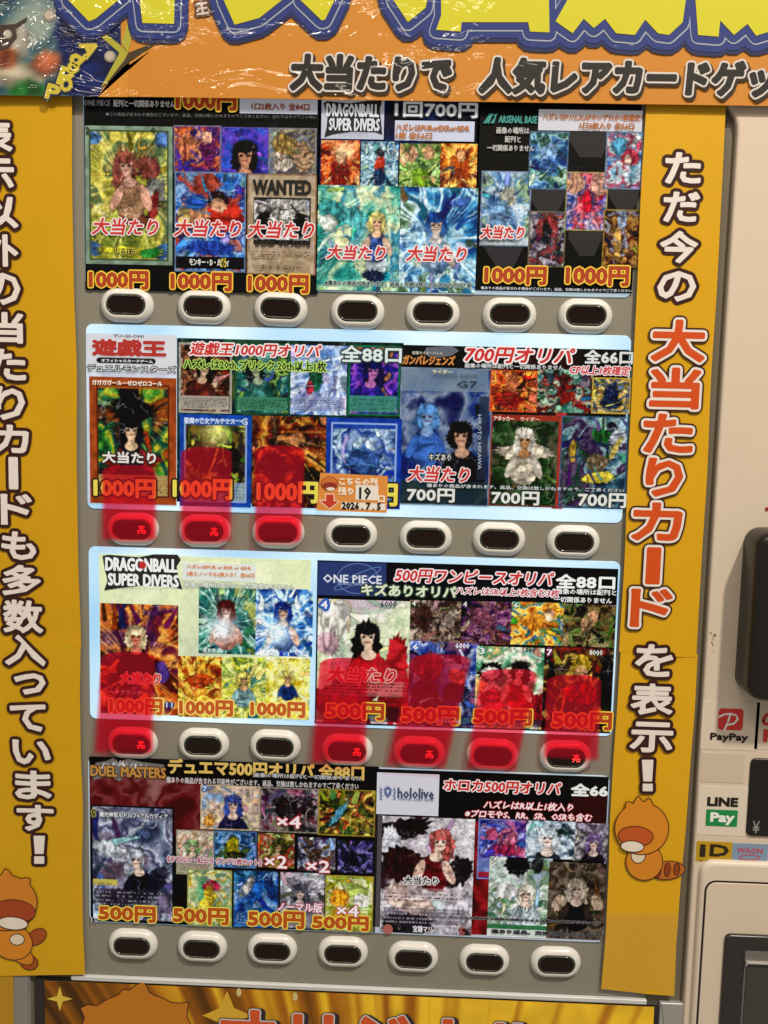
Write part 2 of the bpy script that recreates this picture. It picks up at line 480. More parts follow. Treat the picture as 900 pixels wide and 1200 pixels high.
mb = MB(); l, t, r, b = rect(-160, -140, 1090, 1360)
slab(mb, rrect(l, t, r, b, 0.01), -0.45, -0.008, CREAM, 0.004); part('housing', mb)
mb = MB(); l, t, r, b = rect(-90, 60, 863.5, 156); b = rect(0, 0, 500, 1330)[3]; t = rect(860, 113, 863, 125)[1]
slab(mb, rrect(l, t, r, b, [0.004, 0.030, 0.004, 0.004], 10), -0.007, -0.002, TRIM, 0.002); part('window_surround', mb)
mb = MB(); l, t, r, b = rect(72, 70, 690, 1167); r = U(790, 600)[0]
slab(mb, rrect(l, t, r, b, 0.004), -0.0019, 0.0, GREY, 0.001); part('button_panel', mb)
mb = MB(); b2 = b
slab(mb, rrect(l, b2 + 0.0001, r, b2 - 0.0048, 0.001), -0.0018, 0.0035, mat('#c9c4b8', rough=.3, spec=.5), 0.0012); part('panel_trim', mb)
# lower window that holds the bottom poster
mb = MB(); l, t, r, b = rect(40, 1146, 771, 1330)
slab(mb, rrect(l, b2 - 0.005, r, b, 0.003), -0.0019, 0.0002, DARK, 0.001); part('lower_window', mb)
mb = MB(); l, t, r, b = rect(0, 1146, 24, 1330)
rr_ = rect(24, 1170, 39.5, 1330)
slab(mb, rrect(rr_[0] - .014, b2 - .002, rr_[2], rr_[3], 0.001), -0.0019, 0.003, mat('#8f887b', rough=.35, metal=.3), 0.0015); part('side_column', mb)
mb = MB(); rr_ = rect(774, 1150, 793, 1330)
slab(mb, rrect(rr_[0], b2 - .002, rr_[2], rr_[3], 0.001), -0.0019, 0.003, mat('#a49d90', rough=.35, metal=.3), 0.0015); part('side_column', mb)
# cream front to the right of the window
mb = MB(); xe = U(851, 367, .004)[0]
l, t, r, b = float(xe), rect(0, -130, 1, 0)[1], rect(0, 0, 1080, 600)[2], rect(0, 0, 500, 1350)[3]
cr = 0.030; zt = rect(860, 113, 863, 122)[1]
P = [(l, b), (r, b), (r, t), (l - .08, t), (l - .08, zt)]
for i in range(9):
    a = math.radians(90 - 90 * i / 8); P.append((l - cr + cr * math.cos(a), zt - cr + cr * math.sin(a)))
slab(mb, np.array(P), -0.0075, 0.004, CREAM, 0.0022)
part('front_panel', mb)
# light boxes
def lit_acrylic(name, lo, hi):
    m = bpy.data.materials.new(name); nt, p = nodes_of(m)
    p.inputs['Base Color'].default_value = (.22, .23, .23, 1); p.inputs['Roughness'].default_value = .25
    g = nt.nodes.new('ShaderNodeNewGeometry'); n = nt.nodes.new('ShaderNodeTexNoise'); n.inputs['Scale'].default_value = 7; n.inputs['Detail'].default_value = 1
    mr = nt.nodes.new('ShaderNodeMapRange'); mr.inputs[1].default_value = .38; mr.inputs[2].default_value = .66
    mx = nt.nodes.new('ShaderNodeMix'); mx.data_type = 'RGBA'; mx.inputs[6].default_value = (*lo, 1); mx.inputs[7].default_value = (*hi, 1)
    nt.links.new(g.outputs['Position'], n.inputs['Vector']); nt.links.new(n.outputs[0], mr.inputs[0]); nt.links.new(mr.outputs[0], mx.inputs[0])
    nt.links.new(mx.outputs[2], p.inputs['Emission Color']); p.inputs['Emission Strength'].default_value = 1
    return m
GLOW = lit_acrylic('lit_acrylic', (.22, .52, .78), (.66, .86, .92)); GLOW2 = lit_acrylic('dim_lit_acrylic', (.10, .20, .30), (.34, .46, .56))
for (x0, y0, x1, y1, g, lab) in ((97.5, 60, 739, 349, GLOW2, 'dim'), (101, 379.5, 728.5, 613, GLOW, 'bright'),
                                 (104, 640, 716.5, 862.5, GLOW, 'bright'), (103.5, 887, 704.5, 1104, GLOW2, 'dim')):
    l, t, r, b = rect(x0, y0, x1, y1); mb = MB()
    slab(mb, rrect(l, t, r, b, 0.006), 0.0001, 0.0010, g, 0.0004); part('light_box', mb)

# selection buttons: bezel > lens, lit sign
def stadium(hw, hh, cx=0, cz=0, n=10): return rrect(cx - hw, cz + hh, cx + hw, cz - hh, hh * .98, n)
BROWN = mat('#1a0c08', rough=0.10, spec=0.3)
RIM = mat('#2c3226', rough=0.15, spec=0.7)
LED = bpy.data.materials.new('red_led'); nt, p = nodes_of(LED)
p.inputs['Base Color'].default_value = (.3, .01, .01, 1); p.inputs['Emission Color'].default_value = (1, .06, .05, 1)
p.inputs['Emission Strength'].default_value = 3.6
btn = [[(149, 357.8), (239.2, 360), (329.1, 362.3), (419.1, 365.5), (507.1, 367.3), (596.9, 369), (685.8, 370.4)],
       [(155.9, 620), (240.3, 622.2), (326.1, 623.6), (411.5, 626.6), (498.9, 629.7), (584.7, 631.5), (671.8, 634.9)],
       [(155.4, 870.4), (238.9, 871.7), (322.7, 873.6), (406.9, 878.6), (491.3, 881.5), (577, 884), (662.4, 886.2)],
       [(156, 1106), (237.2, 1109.2), (319.2, 1112), (402, 1115.2), (484.4, 1121), (567.6, 1124.7), (651.1, 1127.2)]]
lit = {(1, 0), (1, 1), (2, 0), (2, 3), (2, 4), (2, 6)}
def bezel_mb():
    mb = MB()
    hw, hh = 0.0233, 0.0148
    prof = [(0, 0), (.0000, .0010), (.0006, .0025), (.0016, .0039), (.0030, .0051), (.0046, .0059), (.0056, .0060), (.0060, .0056), (.0062, .0030)]
    loft(mb, [(stadium(hw - i, hh - i), d) for i, d in prof], WHITE, cap_end=False)
    return mb
def lens_mb():
    mb = MB(); hw, hh = 0.0171, 0.0086
    loft(mb, [(stadium(hw, hh), .0028), (stadium(hw, hh), .0056), (stadium(hw - .0004, hh - .0004), .0064), (stadium(hw - .0012, hh - .0012), .0066), (stadium(hw - .0016, hh - .0016), .0060)], RIM, cap_end=False)
    loft(mb, [(stadium(hw - .0016, hh - .0016), .0060), (stadium(hw - .0022, hh - .0022), .0058), (stadium(hw - .003, hh - .0028), .0057)], BROWN)
    return mb
bez0 = bezel_mb(); len0 = lens_mb(); proto = None
mw = np.array(machine['_w'])
def gl_led():
    mb = MB()
    rows_ = ("....#....", ".#######.", "....#....", "..#####..", ".........", "#########", "#..#.#..#", "..#..#..#", "##...####")
    for jj, rw in enumerate(rows_):
        for ii, ch in enumerate(rw):
            if ch == '#':
                x = .0060 + ii * .00078; z = .0036 - jj * .00082; q = .00031
                mb.add([(x - q, -.0059, z - q), (x + q, -.0059, z - q), (x + q, -.0059, z + q), (x - q, -.0059, z + q)], [(0, 1, 2, 3)], LED)
    return mb
holder = {}
for j, row in enumerate(btn):
    for i, (bx, by) in enumerate(row):
        x, z = U(bx, by, 0.001)
        if proto is None:
            bo = MB.build(bez0, 'selection_button', None, loc=(0, 0, 0)); lo = MB.build(len0, 'button_lens', None, loc=(0, 0, 0))
            ho = gl_led().build('lit_sign', None, loc=(0, 0, 0)); proto = (bo, lo, ho)
            lo.parent = bo
            b_o, l_o, h_o = bo, lo, None
        else:
            b_o = proto[0].copy(); l_o = proto[1].copy(); COL.objects.link(b_o); COL.objects.link(l_o); l_o.parent = b_o
        b_o.parent = machine; b_o.location = (float(x) - mw[0], 0.0 - mw[1], float(z) - mw[2])
        b_o.rotation_euler = (0, random.Random(j * 9 + i).gauss(0, .010), 0)
        if (j, i) in lit:
            h_o = proto[2] if 'used' not in holder else proto[2].copy()
            if 'used' in holder: COL.objects.link(h_o)
            holder['used'] = 1; h_o.parent = b_o

# payment side
mb = MB(); l, t, r, b = rect(872.5, 617, 1000, 813, .004)
P_ = rrect(l, t, r, b, .014, 8)
slab(mb, P_, .003, .040, BLACK, .008)
term = part('payment_terminal', mb, label='black card terminal standing out from the panel')
mb = MB(); slab(mb, rrect(l + .018, t - .012, r - .01, b + .012, .004), .0402, .043, mat('#0c0a0a', rough=.15, spec=.6), .001); part('terminal_screen', mb, term)
mb = MB(); l, t, r, b = rect(880.5, 889, 960, 983, .006); slab(mb, rrect(l, t, r, b, .005), .003, .006, BLACK, .001)
rd = part('amount_display', mb)
mb = MB(); letter(mb, '¥', (882.5, 962, 889.5, 976.5), .0062, [(.2, '#8a8478')]); part('yen_sign', mb, rd)
mb = MB(); l, t, r, b = rect(822, 1009, 1050, 1345, .009)
slab(mb, rrect(l, t, r, b, .012, 8), .002, .009, CREAM2, .004); cf = part('coin_door_frame', mb)
mb = MB(); l, t, r, b = rect(826.5, 1031.5, 1045, 1340, .0094)
slab(mb, rrect(l, t, r, b, .010, 8), .006, .0094, mat('#1c0f10', rough=.6), 0); part('door_gap', mb, cf)
mb = MB(); k_ = .0016
slab(mb, rrect(l + k_, t - k_, r - k_, b + k_, .0088, 8), .006, .0100, CREAM, .0006); cd = part('coin_door', mb)
mb = MB(); l, t, r, b = rect(850.5, 1095.5, 1020, 1330, .013)
slab(mb, rrect(l, t, r, b, .005, 6), .009, .0135, mat('#2b2724', rough=.25, spec=.5), .002)
l2, t2, r2, b2_ = rect(873.5, 1114, 1000, 1320, .0136)
slab(mb, rrect(l2, t2, r2, b2_, .001), .0130, .0139, mat('#6a6258', rough=.35, spec=.5), 0)
cf2 = part('coin_return_flap', mb, cd)
mb = MB(); l3, t3, r3, b3 = rect(874, 1127, 1000, 1133, .016); slab(mb, rrect(l3, t3, r3, b3, .0012), .0138, .0180, mat('#cfc6b4', rough=.2, metal=.6), .001)
slab(mb, rrect(l3 + .0015, b3, r3, b2_, .001), .0138, .0150, mat('#3a3530', rough=.2, spec=.6), .0004)
part('flap_lip', mb, cf2)
# scuffs and screws on the cream panel
mb = MB(); rng = random.Random(4)
for _ in range(14):
    x = 835 + rng.gauss(0, 2); y = 752 + rng.gauss(0, 9); s = .4 + rng.random() * .8
    poly_px(mb, [(x - s, y), (x, y + s * 1.4), (x + s, y), (x, y - s * 1.2)], .0042, mat('#7a6a56', rough=.8))
for _ in range(8):
    x = 846 + rng.gauss(0, 2.5); y = 536 + rng.gauss(0, 4); s = .3 + rng.random() * .6
    poly_px(mb, [(x - s, y), (x, y + s), (x + s, y), (x, y - s)], .0042, mat('#9c8a74', rough=.8))
part('scuff_mark', mb)

# ================================================================== PRODUCT SHEETS
RED = '#c62a28'; PR = '#b8421a'; YO = '#f0c83c'
def write(sheet, name, d, items, k, **kw):
    """items: (text, box, layers, opts) - one mesh per printed line"""
    for n_, it in enumerate(items):
        body, box, layers = it[:3]; o = dict(it[3]) if len(it) > 3 else {}
        nm = o.pop('name', name); mb = MB()
        letter(mb, body, box, d + 0.0003 * (n_ % 3), layers, k=k, **{**kw, **o})
        mb.build(nm, sheet)
WIN = lambda box, a=1.0: ('大当たり', box, [(1.7 * a, '#e4d8d4'), (.5, RED)], dict(shear=.22, name='prize_lettering'))
def price(txt, box, a='#f0c43c', b='#a83c18', w=2.6): return (txt, box, [(w, a), (1.15, b)], dict(name='price_lettering'))
TINY = dict(res=1, disc=False, name='small_print')
def small(txt, box, c, ol=None, w=1.0, **o):
    return (txt, box, ([(w, ol)] if ol else []) + [(0.12, c)], {**TINY, **o})
def sheet(label, box, back, k, d=0.0016, img=None, group='printed product sheets in the lit rows'):
    l, t, r, b = rect(*box, d)
    th = thing('product_sheet', label, 'product sheet', (l + r) / 2, b, d, group)
    nx, ny = px_size(box)
    if img is None: img = art(nx // 2, ny // 2, hash(label) % 1, [back, back], strokes_n=0, detail=.15)
    else: img = img(nx, ny)
    picture('paper', box, d, img, th, k, back=back)
    return th
_seed = [100]
def cards(sh, k, specs, d=0.0019):
    for i, s in enumerate(specs):
        lab, box, pal = s[:3]; o = dict(s[3]) if len(s) > 3 else {}
        nx, ny = px_size(box, 1.05); _seed[0] += 1
        if not o.get('blobs') and not o.get('fig') and nx > 34 and o.get('strokes_n', 30) >= 20:      # a plain small figure in the card's own colours
            rq = np.random.default_rng(_seed[0]); cs = sorted(pal, key=lambda c: hexc(c).sum()); hi = hexc(cs[-1]) * 255
            o['fig'] = [(.5 + rq.normal() * .07, .34, .17 + .05 * rq.random(), cs[0], tuple(hi * .6 + np.array([210, 165, 140]) * .4), cs[len(cs) // 2], .7 + .5 * rq.random(), rq.normal() * .05, cs[1])]
        picture('card_picture', box, d + 0.00006 * i, art(nx, ny, _seed[0], pal, **o), sh, k, label=lab + ' card picture')
def panel(sh, name, boxes, d, k, c, **mk):
    mb = MB()
    for bx in boxes:
        l, t, r, b = rect(*bx, d); mb.add([(l, -d, b), (r, -d, b), (r, -d, t), (l, -d, t)], [(0, 1, 2, 3)], mat(c, k, **mk))
    return mb.build(name, sh)
def hexbg(pal, **o): return lambda nx, ny: art(nx, ny, 7 + nx, pal, **{**dict(strokes_n=0, detail=.25, scale=2), **o})

D1 = .0019; DT = .0029
# ---------------- row 1
k = .22
A = sheet('dark sheet with yellow green card and wanted poster card, top row left', (98, 100, 372, 345), '#1a1a1e', k,
          img=hexbg(['#141416', '#1c1c20', '#242428', '#17171a'], scale=1.5))
cards(A, k, [
 ('yellow green gold framed', (99.4, 147, 202, 311), ['#6f7a38', '#a8a84a', '#8c8a3c', '#c8bc60', '#5f7450', '#8a7850'],
  dict(frame=('#7d8f7c', 5, '#4d5a40'), burst=(.5, .42, .8, '#cfc77a'), strokes_n=34, sw=.02,
       blobs=[(.72,.30,.14,.10,'#7b4740'), (.80, .47, .13, .10, '#9a9890', 30), (.78, .58, .06, .12, '#8c3434', 10), (.55, .66, .2, .06, '#7a4a3c', 20), (.1, .09, .10, .055, '#5478a0'), (.9, .09, .10, .055, '#5878a8'), (.1, .9, .08, .05, '#4a6f9a'), (.9, .9, .08, .05, '#4a6f9a'), (.5, .905, .36, .035, '#b7b23c'), (.76, .90, .12, .03, '#3c9a4c')], fig=[(.47, .27, .15, '#8a5348', '#c9a08c', '#b08a6c', 1.25, .05, '#c69a84')])),
 ('purple and orange', (203.4, 146.5, 259, 203), ['#3c2c78', '#8c3c50', '#c8703c', '#5a3c8c', '#d8a070'], dict(frame=('#7a7080', 2), strokes_n=30, blobs=[(.3, .45, .18, .3, '#c07a58'), (.72, .45, .16, .35, '#6c2c60'), (.70, .25, .1, .14, '#d8a88c')])),
 ('purple and black', (259, 148.5, 315, 205), ['#2c3070', '#40409a', '#6c4cb0', '#3858b0'], dict(frame=('#5c5890', 2), strokes_n=14, blobs=[], fig=[(.5, .55, .30, '#14121a', '#b8886c', '#1c1420', .8)])),
 ('tan and grey', (315, 149.5, 370.5, 207), ['#76705c', '#5a5460', '#8c8878', '#6c7488'], dict(frame=('#7c7a80', 2), strokes_n=16, blobs=[(.35, .35, .3, .2, '#9c8450', 30), (.7, .6, .22, .3, '#a08468', -20), (.3, .75, .2, .16, '#c0b4a4')])),
 ('blue and red', (204.6, 201, 287.5, 319.5), ['#24489c', '#3c78c0', '#88a8c8', '#2c3c78', '#a84838', '#6888a8'],
  dict(frame=('#6c7c90', 2), burst=(.6, .4, .5, '#a8bccc'), strokes_n=44, blobs=[(.45, .12, .2, .1, '#a05040'), (.7, .45, .26, .16, '#a03428', -20), (.62, .28, .14, .09, '#3a2420'), (.62, .33, .1, .07, '#c89878'), (.3, .4, .2, .13, '#c8906c', 40), (.32, .3, .16, .08, '#3860b0'), (.5, .77, .34, .07, '#3450a0'), (.14, .45, .1, .1, '#b8a068')],
       boxes=[(.02, .85, .98, .97, '#151417', .9)])),
 ('parchment wanted', (290, 203.5, 369.5, 322.7), ['#a8967c', '#b4a48c', '#9c8a70', '#a08c74', '#b0a090'],
  dict(frame=('#8a6c50', 2), strokes_n=0, detail=.3, boxes=[(.10, .24, .92, .70, '#2a2a2a', 1.0)],
       blobs=[], rules=[(.08, .76, .92, .86, '#3c3028', 4, .6)])),
], D1)
# grey picture on the parchment card and its lettering
cards(A, k, [('grey and black', (298, 233, 362, 282), ['#b8b4ac', '#8c8a84', '#3c3c3c', '#c8c4bc'], dict(strokes_n=26, outline=.9, blobs=[(.5, .12, .34, .12, '#b0aca4'), (.2, .62, .16, .3, '#1c1c1c'), (.8, .62, .16, .3, '#1c1c1c'), (.5, .45, .22, .2, '#c4c0b8'), (.5, .85, .3, .14, '#d0ccc4')]))], D1 + .0005)
write(A, 'lettering', DT, [
 ('WANTED', (297, 211, 364, 228.5), [(.9, '#141210')]),
 ('DEAD OR ALIVE', (299.5, 282, 363.5, 289.5), [(.45, '#241c18')], dict(res=1)),
 ('ゴール・D・ロジャー', (306, 309.5, 351, 316.5), [(.1, '#2c2420')], TINY),
 ('モンキー・D・ルフィ', (222, 303, 268, 312), [(.3, '#d8d4cc')], TINY),
 ('しらほし', (136, 291, 161.5, 299.5), [(.9, '#c8c050'), (.3, '#14140c')], TINY),
 ('5000', (262, 205, 279, 211.5), [(.2, '#24283c')], TINY),
 ('2', (100.5, 149, 105, 156.5), [(.4, '#1c2418')], TINY), ('0', (177, 149, 182, 156.5), [(.4, '#1c2418')], TINY),
 ('6', (259.5, 303.5, 264, 312), [(2.6, '#b8a840'), (.2, '#14120c')], TINY),
 ('ONE PIECE', (98.5, 117, 129, 124), [(.15, '#8c8a8a')], TINY),
 ('配列と一切関係ありません', (133, 117, 205, 126), [(.3, '#b0aca6')], TINY),
 ('●この商品が含まれる場合がございます。返品、交換は致しかねますのでご了承ください。当たりはすべてこの中に', (124, 131.5, 371, 139.5), [(0, '#6c6a68')], TINY),
 price('1000円', (207, 104, 276, 129)),
 WIN((107.7, 255.5, 185, 276)), WIN((204, 257, 282, 278)), WIN((290, 258.5, 367.5, 280)),
 price('1000円', (105, 317.5, 173, 338.5)), price('1000円', (201, 319.5, 270.5, 340.5)), price('1000円', (291.5, 322, 360.5, 343)),
], k)
panel(A, 'notice_box', [(281, 108, 372, 134)], DT - .0006, k, '#c8ccd8')
write(A, 'notice_lettering', DT, [('1口2枚入り 全84口', (295, 120.5, 362.5, 129.5), [(.35, '#8c3c18')], dict(res=1))], k)

B = sheet('dark blue sheet with teal and blue burst cards in the middle of the top row', (374, 112, 555.5, 344), '#14182a', k,
          img=hexbg(['#10121c', '#1c2034', '#16325c', '#121420'], scale=2.2, strokes_n=8))
cards(B, k, [
 ('red and orange', (376.5, 164, 421, 217), ['#701c14', '#b8401c', '#e0904c', '#a83024', '#e8b880'], dict(burst=(.5, .4, .7, '#f0b070'), strokes_n=30, blobs=[(.5, .7, .22, .4, '#7c2418'), (.5, .35, .14, .16, '#d8a880')], glow=(.6, .2, .4, '#f8e0b0', .6))),
 ('pale teal and navy', (423.5, 165.5, 466, 219), ['#20405c', '#6898a8', '#c0d4d4', '#34607c', '#a0bcc4'], dict(burst=(.5, .5, .8, '#d8e4e4'), strokes_n=34, blobs=[(.5, .48, .13, .24, '#a03c28'), (.5, .25, .12, .1, '#2c2c34'), (.5, .78, .15, .2, '#283858')])),
 ('yellow green', (469, 168, 515, 219.5), ['#2c4c28', '#78984c', '#b0bc70', '#48703c', '#c8a878'], dict(burst=(.5, .75, .6, '#dce8a0'), strokes_n=26, blobs=[(.28, .25, .16, .18, '#c09878'), (.72, .22, .14, .16, '#b8906c'), (.5, .78, .2, .2, '#789c30')])),
 ('orange yellow', (517, 168, 558, 220), ['#8c3414', '#d88c34', '#ecc868', '#b85c20', '#5c2c28'], dict(burst=(.5, .5, .7, '#f4dc90'), strokes_n=30, blobs=[(.6, .55, .2, .36, '#a8501c'), (.56, .3, .12, .13, '#dca878')])),
 ('teal and pale yellow', (373, 216.6, 466.5, 341.5), ['#2c8078', '#58a898', '#a8c8a8', '#c8d0a8', '#3c7c94', '#88b8a8'],
  dict(burst=(.9, .0, .7, '#dce0b8'), strokes_n=40, blobs=[(.2, .25, .22, .1, '#4c9c98', 30), (.14, .36, .13, .08, '#c8d0c4', 30), (.45, .30, .16, .09, '#58a0a0', 30), (.72,.74,.13,.14,'#b8c4c8'), (.70, .86, .13, .06, '#24304c')], fig=[(.72, .33, .12, '#dccf88', '#d8b090', '#4c64a0', .8, 0, '#d0b49c')])),
 ('blue burst', (470, 219, 556.5, 343.5), ['#1c4478', '#3c80a8', '#a0c4d0', '#285c8c', '#c0d8dc', '#506c4c'],
  dict(burst=(.45, .5, 1.0, '#d0e4ec'), strokes_n=50, blobs=[], fig=[(.47, .34, .16, '#1c4480', '#c8a088', '#28406c', .8, 0, '#c8a890')], glow=(.4, .62, .4, '#c8e8f0', .7))),
], D1)
panel(B, 'logo_box', [(377, 117, 449.5, 163.5)], DT - .0006, k, '#b8bcc8')
panel(B, 'notice_box', [(463, 141, 555.5, 166)], DT - .0006, k, '#c4c8d8')
def jag(sh, pts, d, k, c):                     # spiky plate behind a logo
    mb = MB(); cx = sum(p[0] for p in pts) / len(pts); cy = sum(p[1] for p in pts) / len(pts)
    x, z = U([cx] + [p[0] for p in pts], [cy] + [p[1] for p in pts], d)
    n = len(pts)
    mb.add(np.stack([x, np.full(n + 1, -d), z], 1), [(0, 1 + (i + 1) % n, 1 + i) for i in range(n)], mat(c, k))
    return mb.build('logo_plate', sh)
jag(B, [(379, 121), (383, 118.5), (410, 121), (431, 118), (448, 118), (445, 128), (446.5, 142), (448, 158), (440, 155), (413, 154), (390, 157.5), (380, 161), (383, 148), (384, 136)], DT - .0003, k, '#181818')
write(B, 'lettering', DT, [
 ('DRAGONBALL', (383, 121.5, 443.5, 137), [(.6, '#d4d4d8')], dict(name='logo_lettering', res=1)),
 ('SUPER DIVERS', (386, 138.5, 444.5, 153.5), [(.5, '#d4d4d8')], dict(name='logo_lettering', res=1)),
 ('ドラゴンボールスーパーダイバーズ', (398, 154.6, 431, 158), [(0, '#202020')], TINY),
 ('1回700円', (463.5, 119.5, 559, 138), [(2.0, '#20242c'), (.6, '#d0d4d4')], dict(name='title_lettering')),
 ('ハズレはPURorEXRorGDR', (464.5, 145, 550, 154), [(.4, '#b06828')], TINY),
 ('1枚 全56口', (464.5, 154.5, 506, 163), [(.4, '#b06828')], TINY),
 ('※傷ありの商品が含まれます。返品、交換は致しかねますのでご了承', (381, 328.5, 552, 337.5), [(.9, '#a8b8b0'), (.1, '#101818')], TINY),
 ('R', (441.5, 336, 447, 342.5), [(.4, '#20384c')], TINY),
 WIN((383, 287, 451, 304.5)), WIN((476.4, 288, 546, 307)),
], k)

C_ = sheet('black sheet with small silver, red and gold cards, top row right', (560.5, 112, 740.5, 344), '#17171a', k,
           img=hexbg(['#121214', '#1c1c20', '#141416', '#26262a'], scale=1.6))
mb = MB()
for (cx, cy, s) in ((690, 168, 30), (641, 240, 22), (686, 289, 20), (731, 236, 20), (590, 300, 24)):
    poly_px(mb, [(cx - s, cy - s * .5), (cx - s * .35, cy + s * .55), (cx + s * .5, cy + s * .55), (cx + s, cy - s * .5), (cx + s, cy - s * .9), (cx - s, cy - s * .9)], .00175, mat('#1e1e21', k)); mb.build('background_shape', C_); mb = MB()
cards(C_, k, [
 ('silver and blue', (564.5, 200, 620, 289), ['#486c94', '#7c9cbc', '#b8c4c8', '#5c84a0', '#94a884', '#303c50'], dict(burst=(.3, .5, .5, '#ccd8dc'), strokes_n=34, frame=('#78869a', 2), blobs=[(.55, .35, .16, .13, '#b8b8a8'), (.4, .6, .2, .2, '#7494b0', 20)], boxes=[(.02, .9, .98, .98, '#c8ccc8', .7)])),
 ('blue and pale green', (621, 153.5, 664.4, 222.5), ['#20386c', '#4878a0', '#98b8c4', '#345c50', '#a8c4b0'], dict(strokes_n=30, frame=('#586c80', 2), blobs=[(.5, .4, .22, .2, '#88a8c8'), (.5, .6, .22, .15, '#486898')])),
 ('grey armour', (620.5, 247, 661, 313.5), ['#3c3c48', '#74707c', '#a8a0a4', '#2c2c38', '#84403c', '#585868'], dict(strokes_n=36, frame=('#6c6450', 2), blobs=[(.5, .3, .3, .2, '#8c4040'), (.5, .4, .12, .2, '#2c2c34')])),
 ('red and pink', (664, 201, 710, 271), ['#3c3450', '#a83c4c', '#d87880', '#5c4878', '#b8a8bc', '#344c8c'], dict(burst=(.5, .5, .6, '#e0c0c8'), strokes_n=30, frame=('#988c60', 2), blobs=[(.22, .2, .2, .18, '#b89078'), (.78, .2, .2, .18, '#b08878'), (.5, .52, .1, .2, '#d02840')])),
 ('pale blue and pink', (711, 153.5, 751, 222.5), ['#4c7c94', '#94b0bc', '#c4ccd0', '#a85468', '#687c98'], dict(strokes_n=28, frame=('#707c88', 2), blobs=[(.65, .45, .26, .15, '#a83c50'), (.6, .5, .1, .1, '#d8b8a8'), (.35, .25, .2, .15, '#5890a8')])),
 ('brown and gold', (708, 245, 748, 313.5), ['#442414', '#84582c', '#b08c54', '#5c2c1c', '#9c9ca8', '#3c3028'], dict(strokes_n=38, frame=('#8c7440', 2), blobs=[(.5, .2, .12, .2, '#8c98a8'), (.4, .6, .1, .3, '#c09c58')])),
], D1)
panel(C_, 'notice_box', [(631.5, 128, 752, 154.5)], DT - .0006, k, '#ccc8cc')
mb = MB()
poly_px(mb, [(566, 144.5), (574, 133), (578, 133), (573, 144.5), (570.5, 144.5), (572, 141.5), (569.5, 144.5)], DT, mat('#3c8c80', k)); poly_px(mb, [(574.5, 144.5), (580, 137), (577.5, 134.5), (584, 133), (582, 135), (581, 138), (579, 144.5)], DT, mat('#3c8c80', k))
mb.build('logo_emblem', C_)
write(C_, 'lettering', DT, [
 ('ARSENAL BASE', (584.5, 135.5, 629.5, 144.5), [(.35, '#3c8c80')], dict(res=1, shear=.15, name='logo_lettering')),
 ('画像の場所は', (582, 149, 620, 157), [(.2, '#b8b4ac')], TINY), ('配列と', (592, 159.5, 610, 167), [(.2, '#b8b4ac')], TINY),
 ('一切関係ありません', (571, 169.5, 626, 177.5), [(.2, '#b8b4ac')], TINY),
 ('ハズレはP,U,L,X,AFのいずれか1枚確定！', (636.5, 133, 752.5, 142), [(.3, '#a85c20')], TINY),
 ('1口3枚入り 全56口', (680, 143, 743, 152), [(.35, '#a85c20')], TINY),
 ('STELLAR LAUNCHER', (565, 279.5, 604, 283.5), [(.1, '#303844')], TINY),
 ('傷ありの商品が含まれる場合がございます。返品、交換は致しかねますのでご了承ください', (563.5, 335.5, 740, 342.5), [(.1, '#c8c8c8')], TINY),
 WIN((563.5, 264.5, 613.5, 280)),
 price('1000円', (569, 312.5, 639, 333)), price('1000円', (664.5, 312, 735.5, 334.5)),
], k)

# ---------------- row 2
k = .58
Dd = sheet('narrow sheet with a red logo heading and an orange framed card, second row left', (101.5, 390.5, 207, 593), '#b8bcc4', k,
           img=hexbg(['#c4c8d0', '#bcc0cc', '#ccd0d8'], detail=.1))
cards(Dd, k, [('orange framed green art', (104.5, 441, 206.5, 592), ['#1c4c34', '#4c8c3c', '#b0a838', '#206048', '#2c2c30', '#8c4c28'],
  dict(frame=('#98502c', 9, '#5c3018'), burst=(.5, .3, .6, '#c8c850'), strokes_n=40, blobs=[(.5,.26,.24,.12,'#18181c'), (.44, .13, .13, .08, '#202024', -20), (.5, .66, .34, .06, '#8c2c20')], fig=[(.48, .40, .15, '#26242c', '#d8b898', '#2c2a38', 1.0, 0, '#7c3434')],
       boxes=[(.07, .03, .95, .095, '#a85c30', .9), (.08, .77, .92, .97, '#b89468', .85)], rules=[(.1, .80, .9, .94, '#30241c', 6, .6)]))], D1)
panel(Dd, 'logo_box', [(102, 391, 207, 437)], DT - .0006, k, '#d4d4d8')
mb = MB(); l, t, r, b = rect(114, 418.8, 183.5, 427); slab(mb, rrect(l, t, r, b, .0028, 4), DT - .0005, DT - .0002, mat('#181414', k * .3)); mb.build('logo_plate', Dd)
write(Dd, 'logo_lettering', DT, [
 ('YU-GI-OH!', (133, 391.6, 168.5, 396), [(.1, '#38302c')], TINY),
 ('遊戯王', (109, 398, 193.5, 417.5), [(1.3, '#b02c24')]),
 ('オフィシャルカードゲーム', (119, 420.5, 179, 425.5), [(.15, '#e8e8e8')], TINY),
 ('デュエルモンスターズ', (102.5, 427, 206, 437), [(1.0, '#202020'), (.1, '#d8d8d8')], dict(res=1)),
 ('ガガガガール－ゼロゼロコール', (108, 445, 190, 452.5), [(.3, '#e8dcc8')], TINY),
 ('大当たり', (120, 529, 182.5, 543.5), [(1.8, '#241c18'), (.5, '#e4dcd4')], dict(name='prize_lettering')),
 price('1000円', (110.5, 561, 181.5, 583.5), '#30180c', '#e0d050', 3.3),
], k)
E_ = sheet('collage sheet of green, blue and fire coloured cards in the second row', (207.5, 396, 468, 595), '#24382c', k,
           img=hexbg(['#1c2c28', '#2c4838', '#243440', '#385844'], strokes_n=20, scale=4, detail=.8))
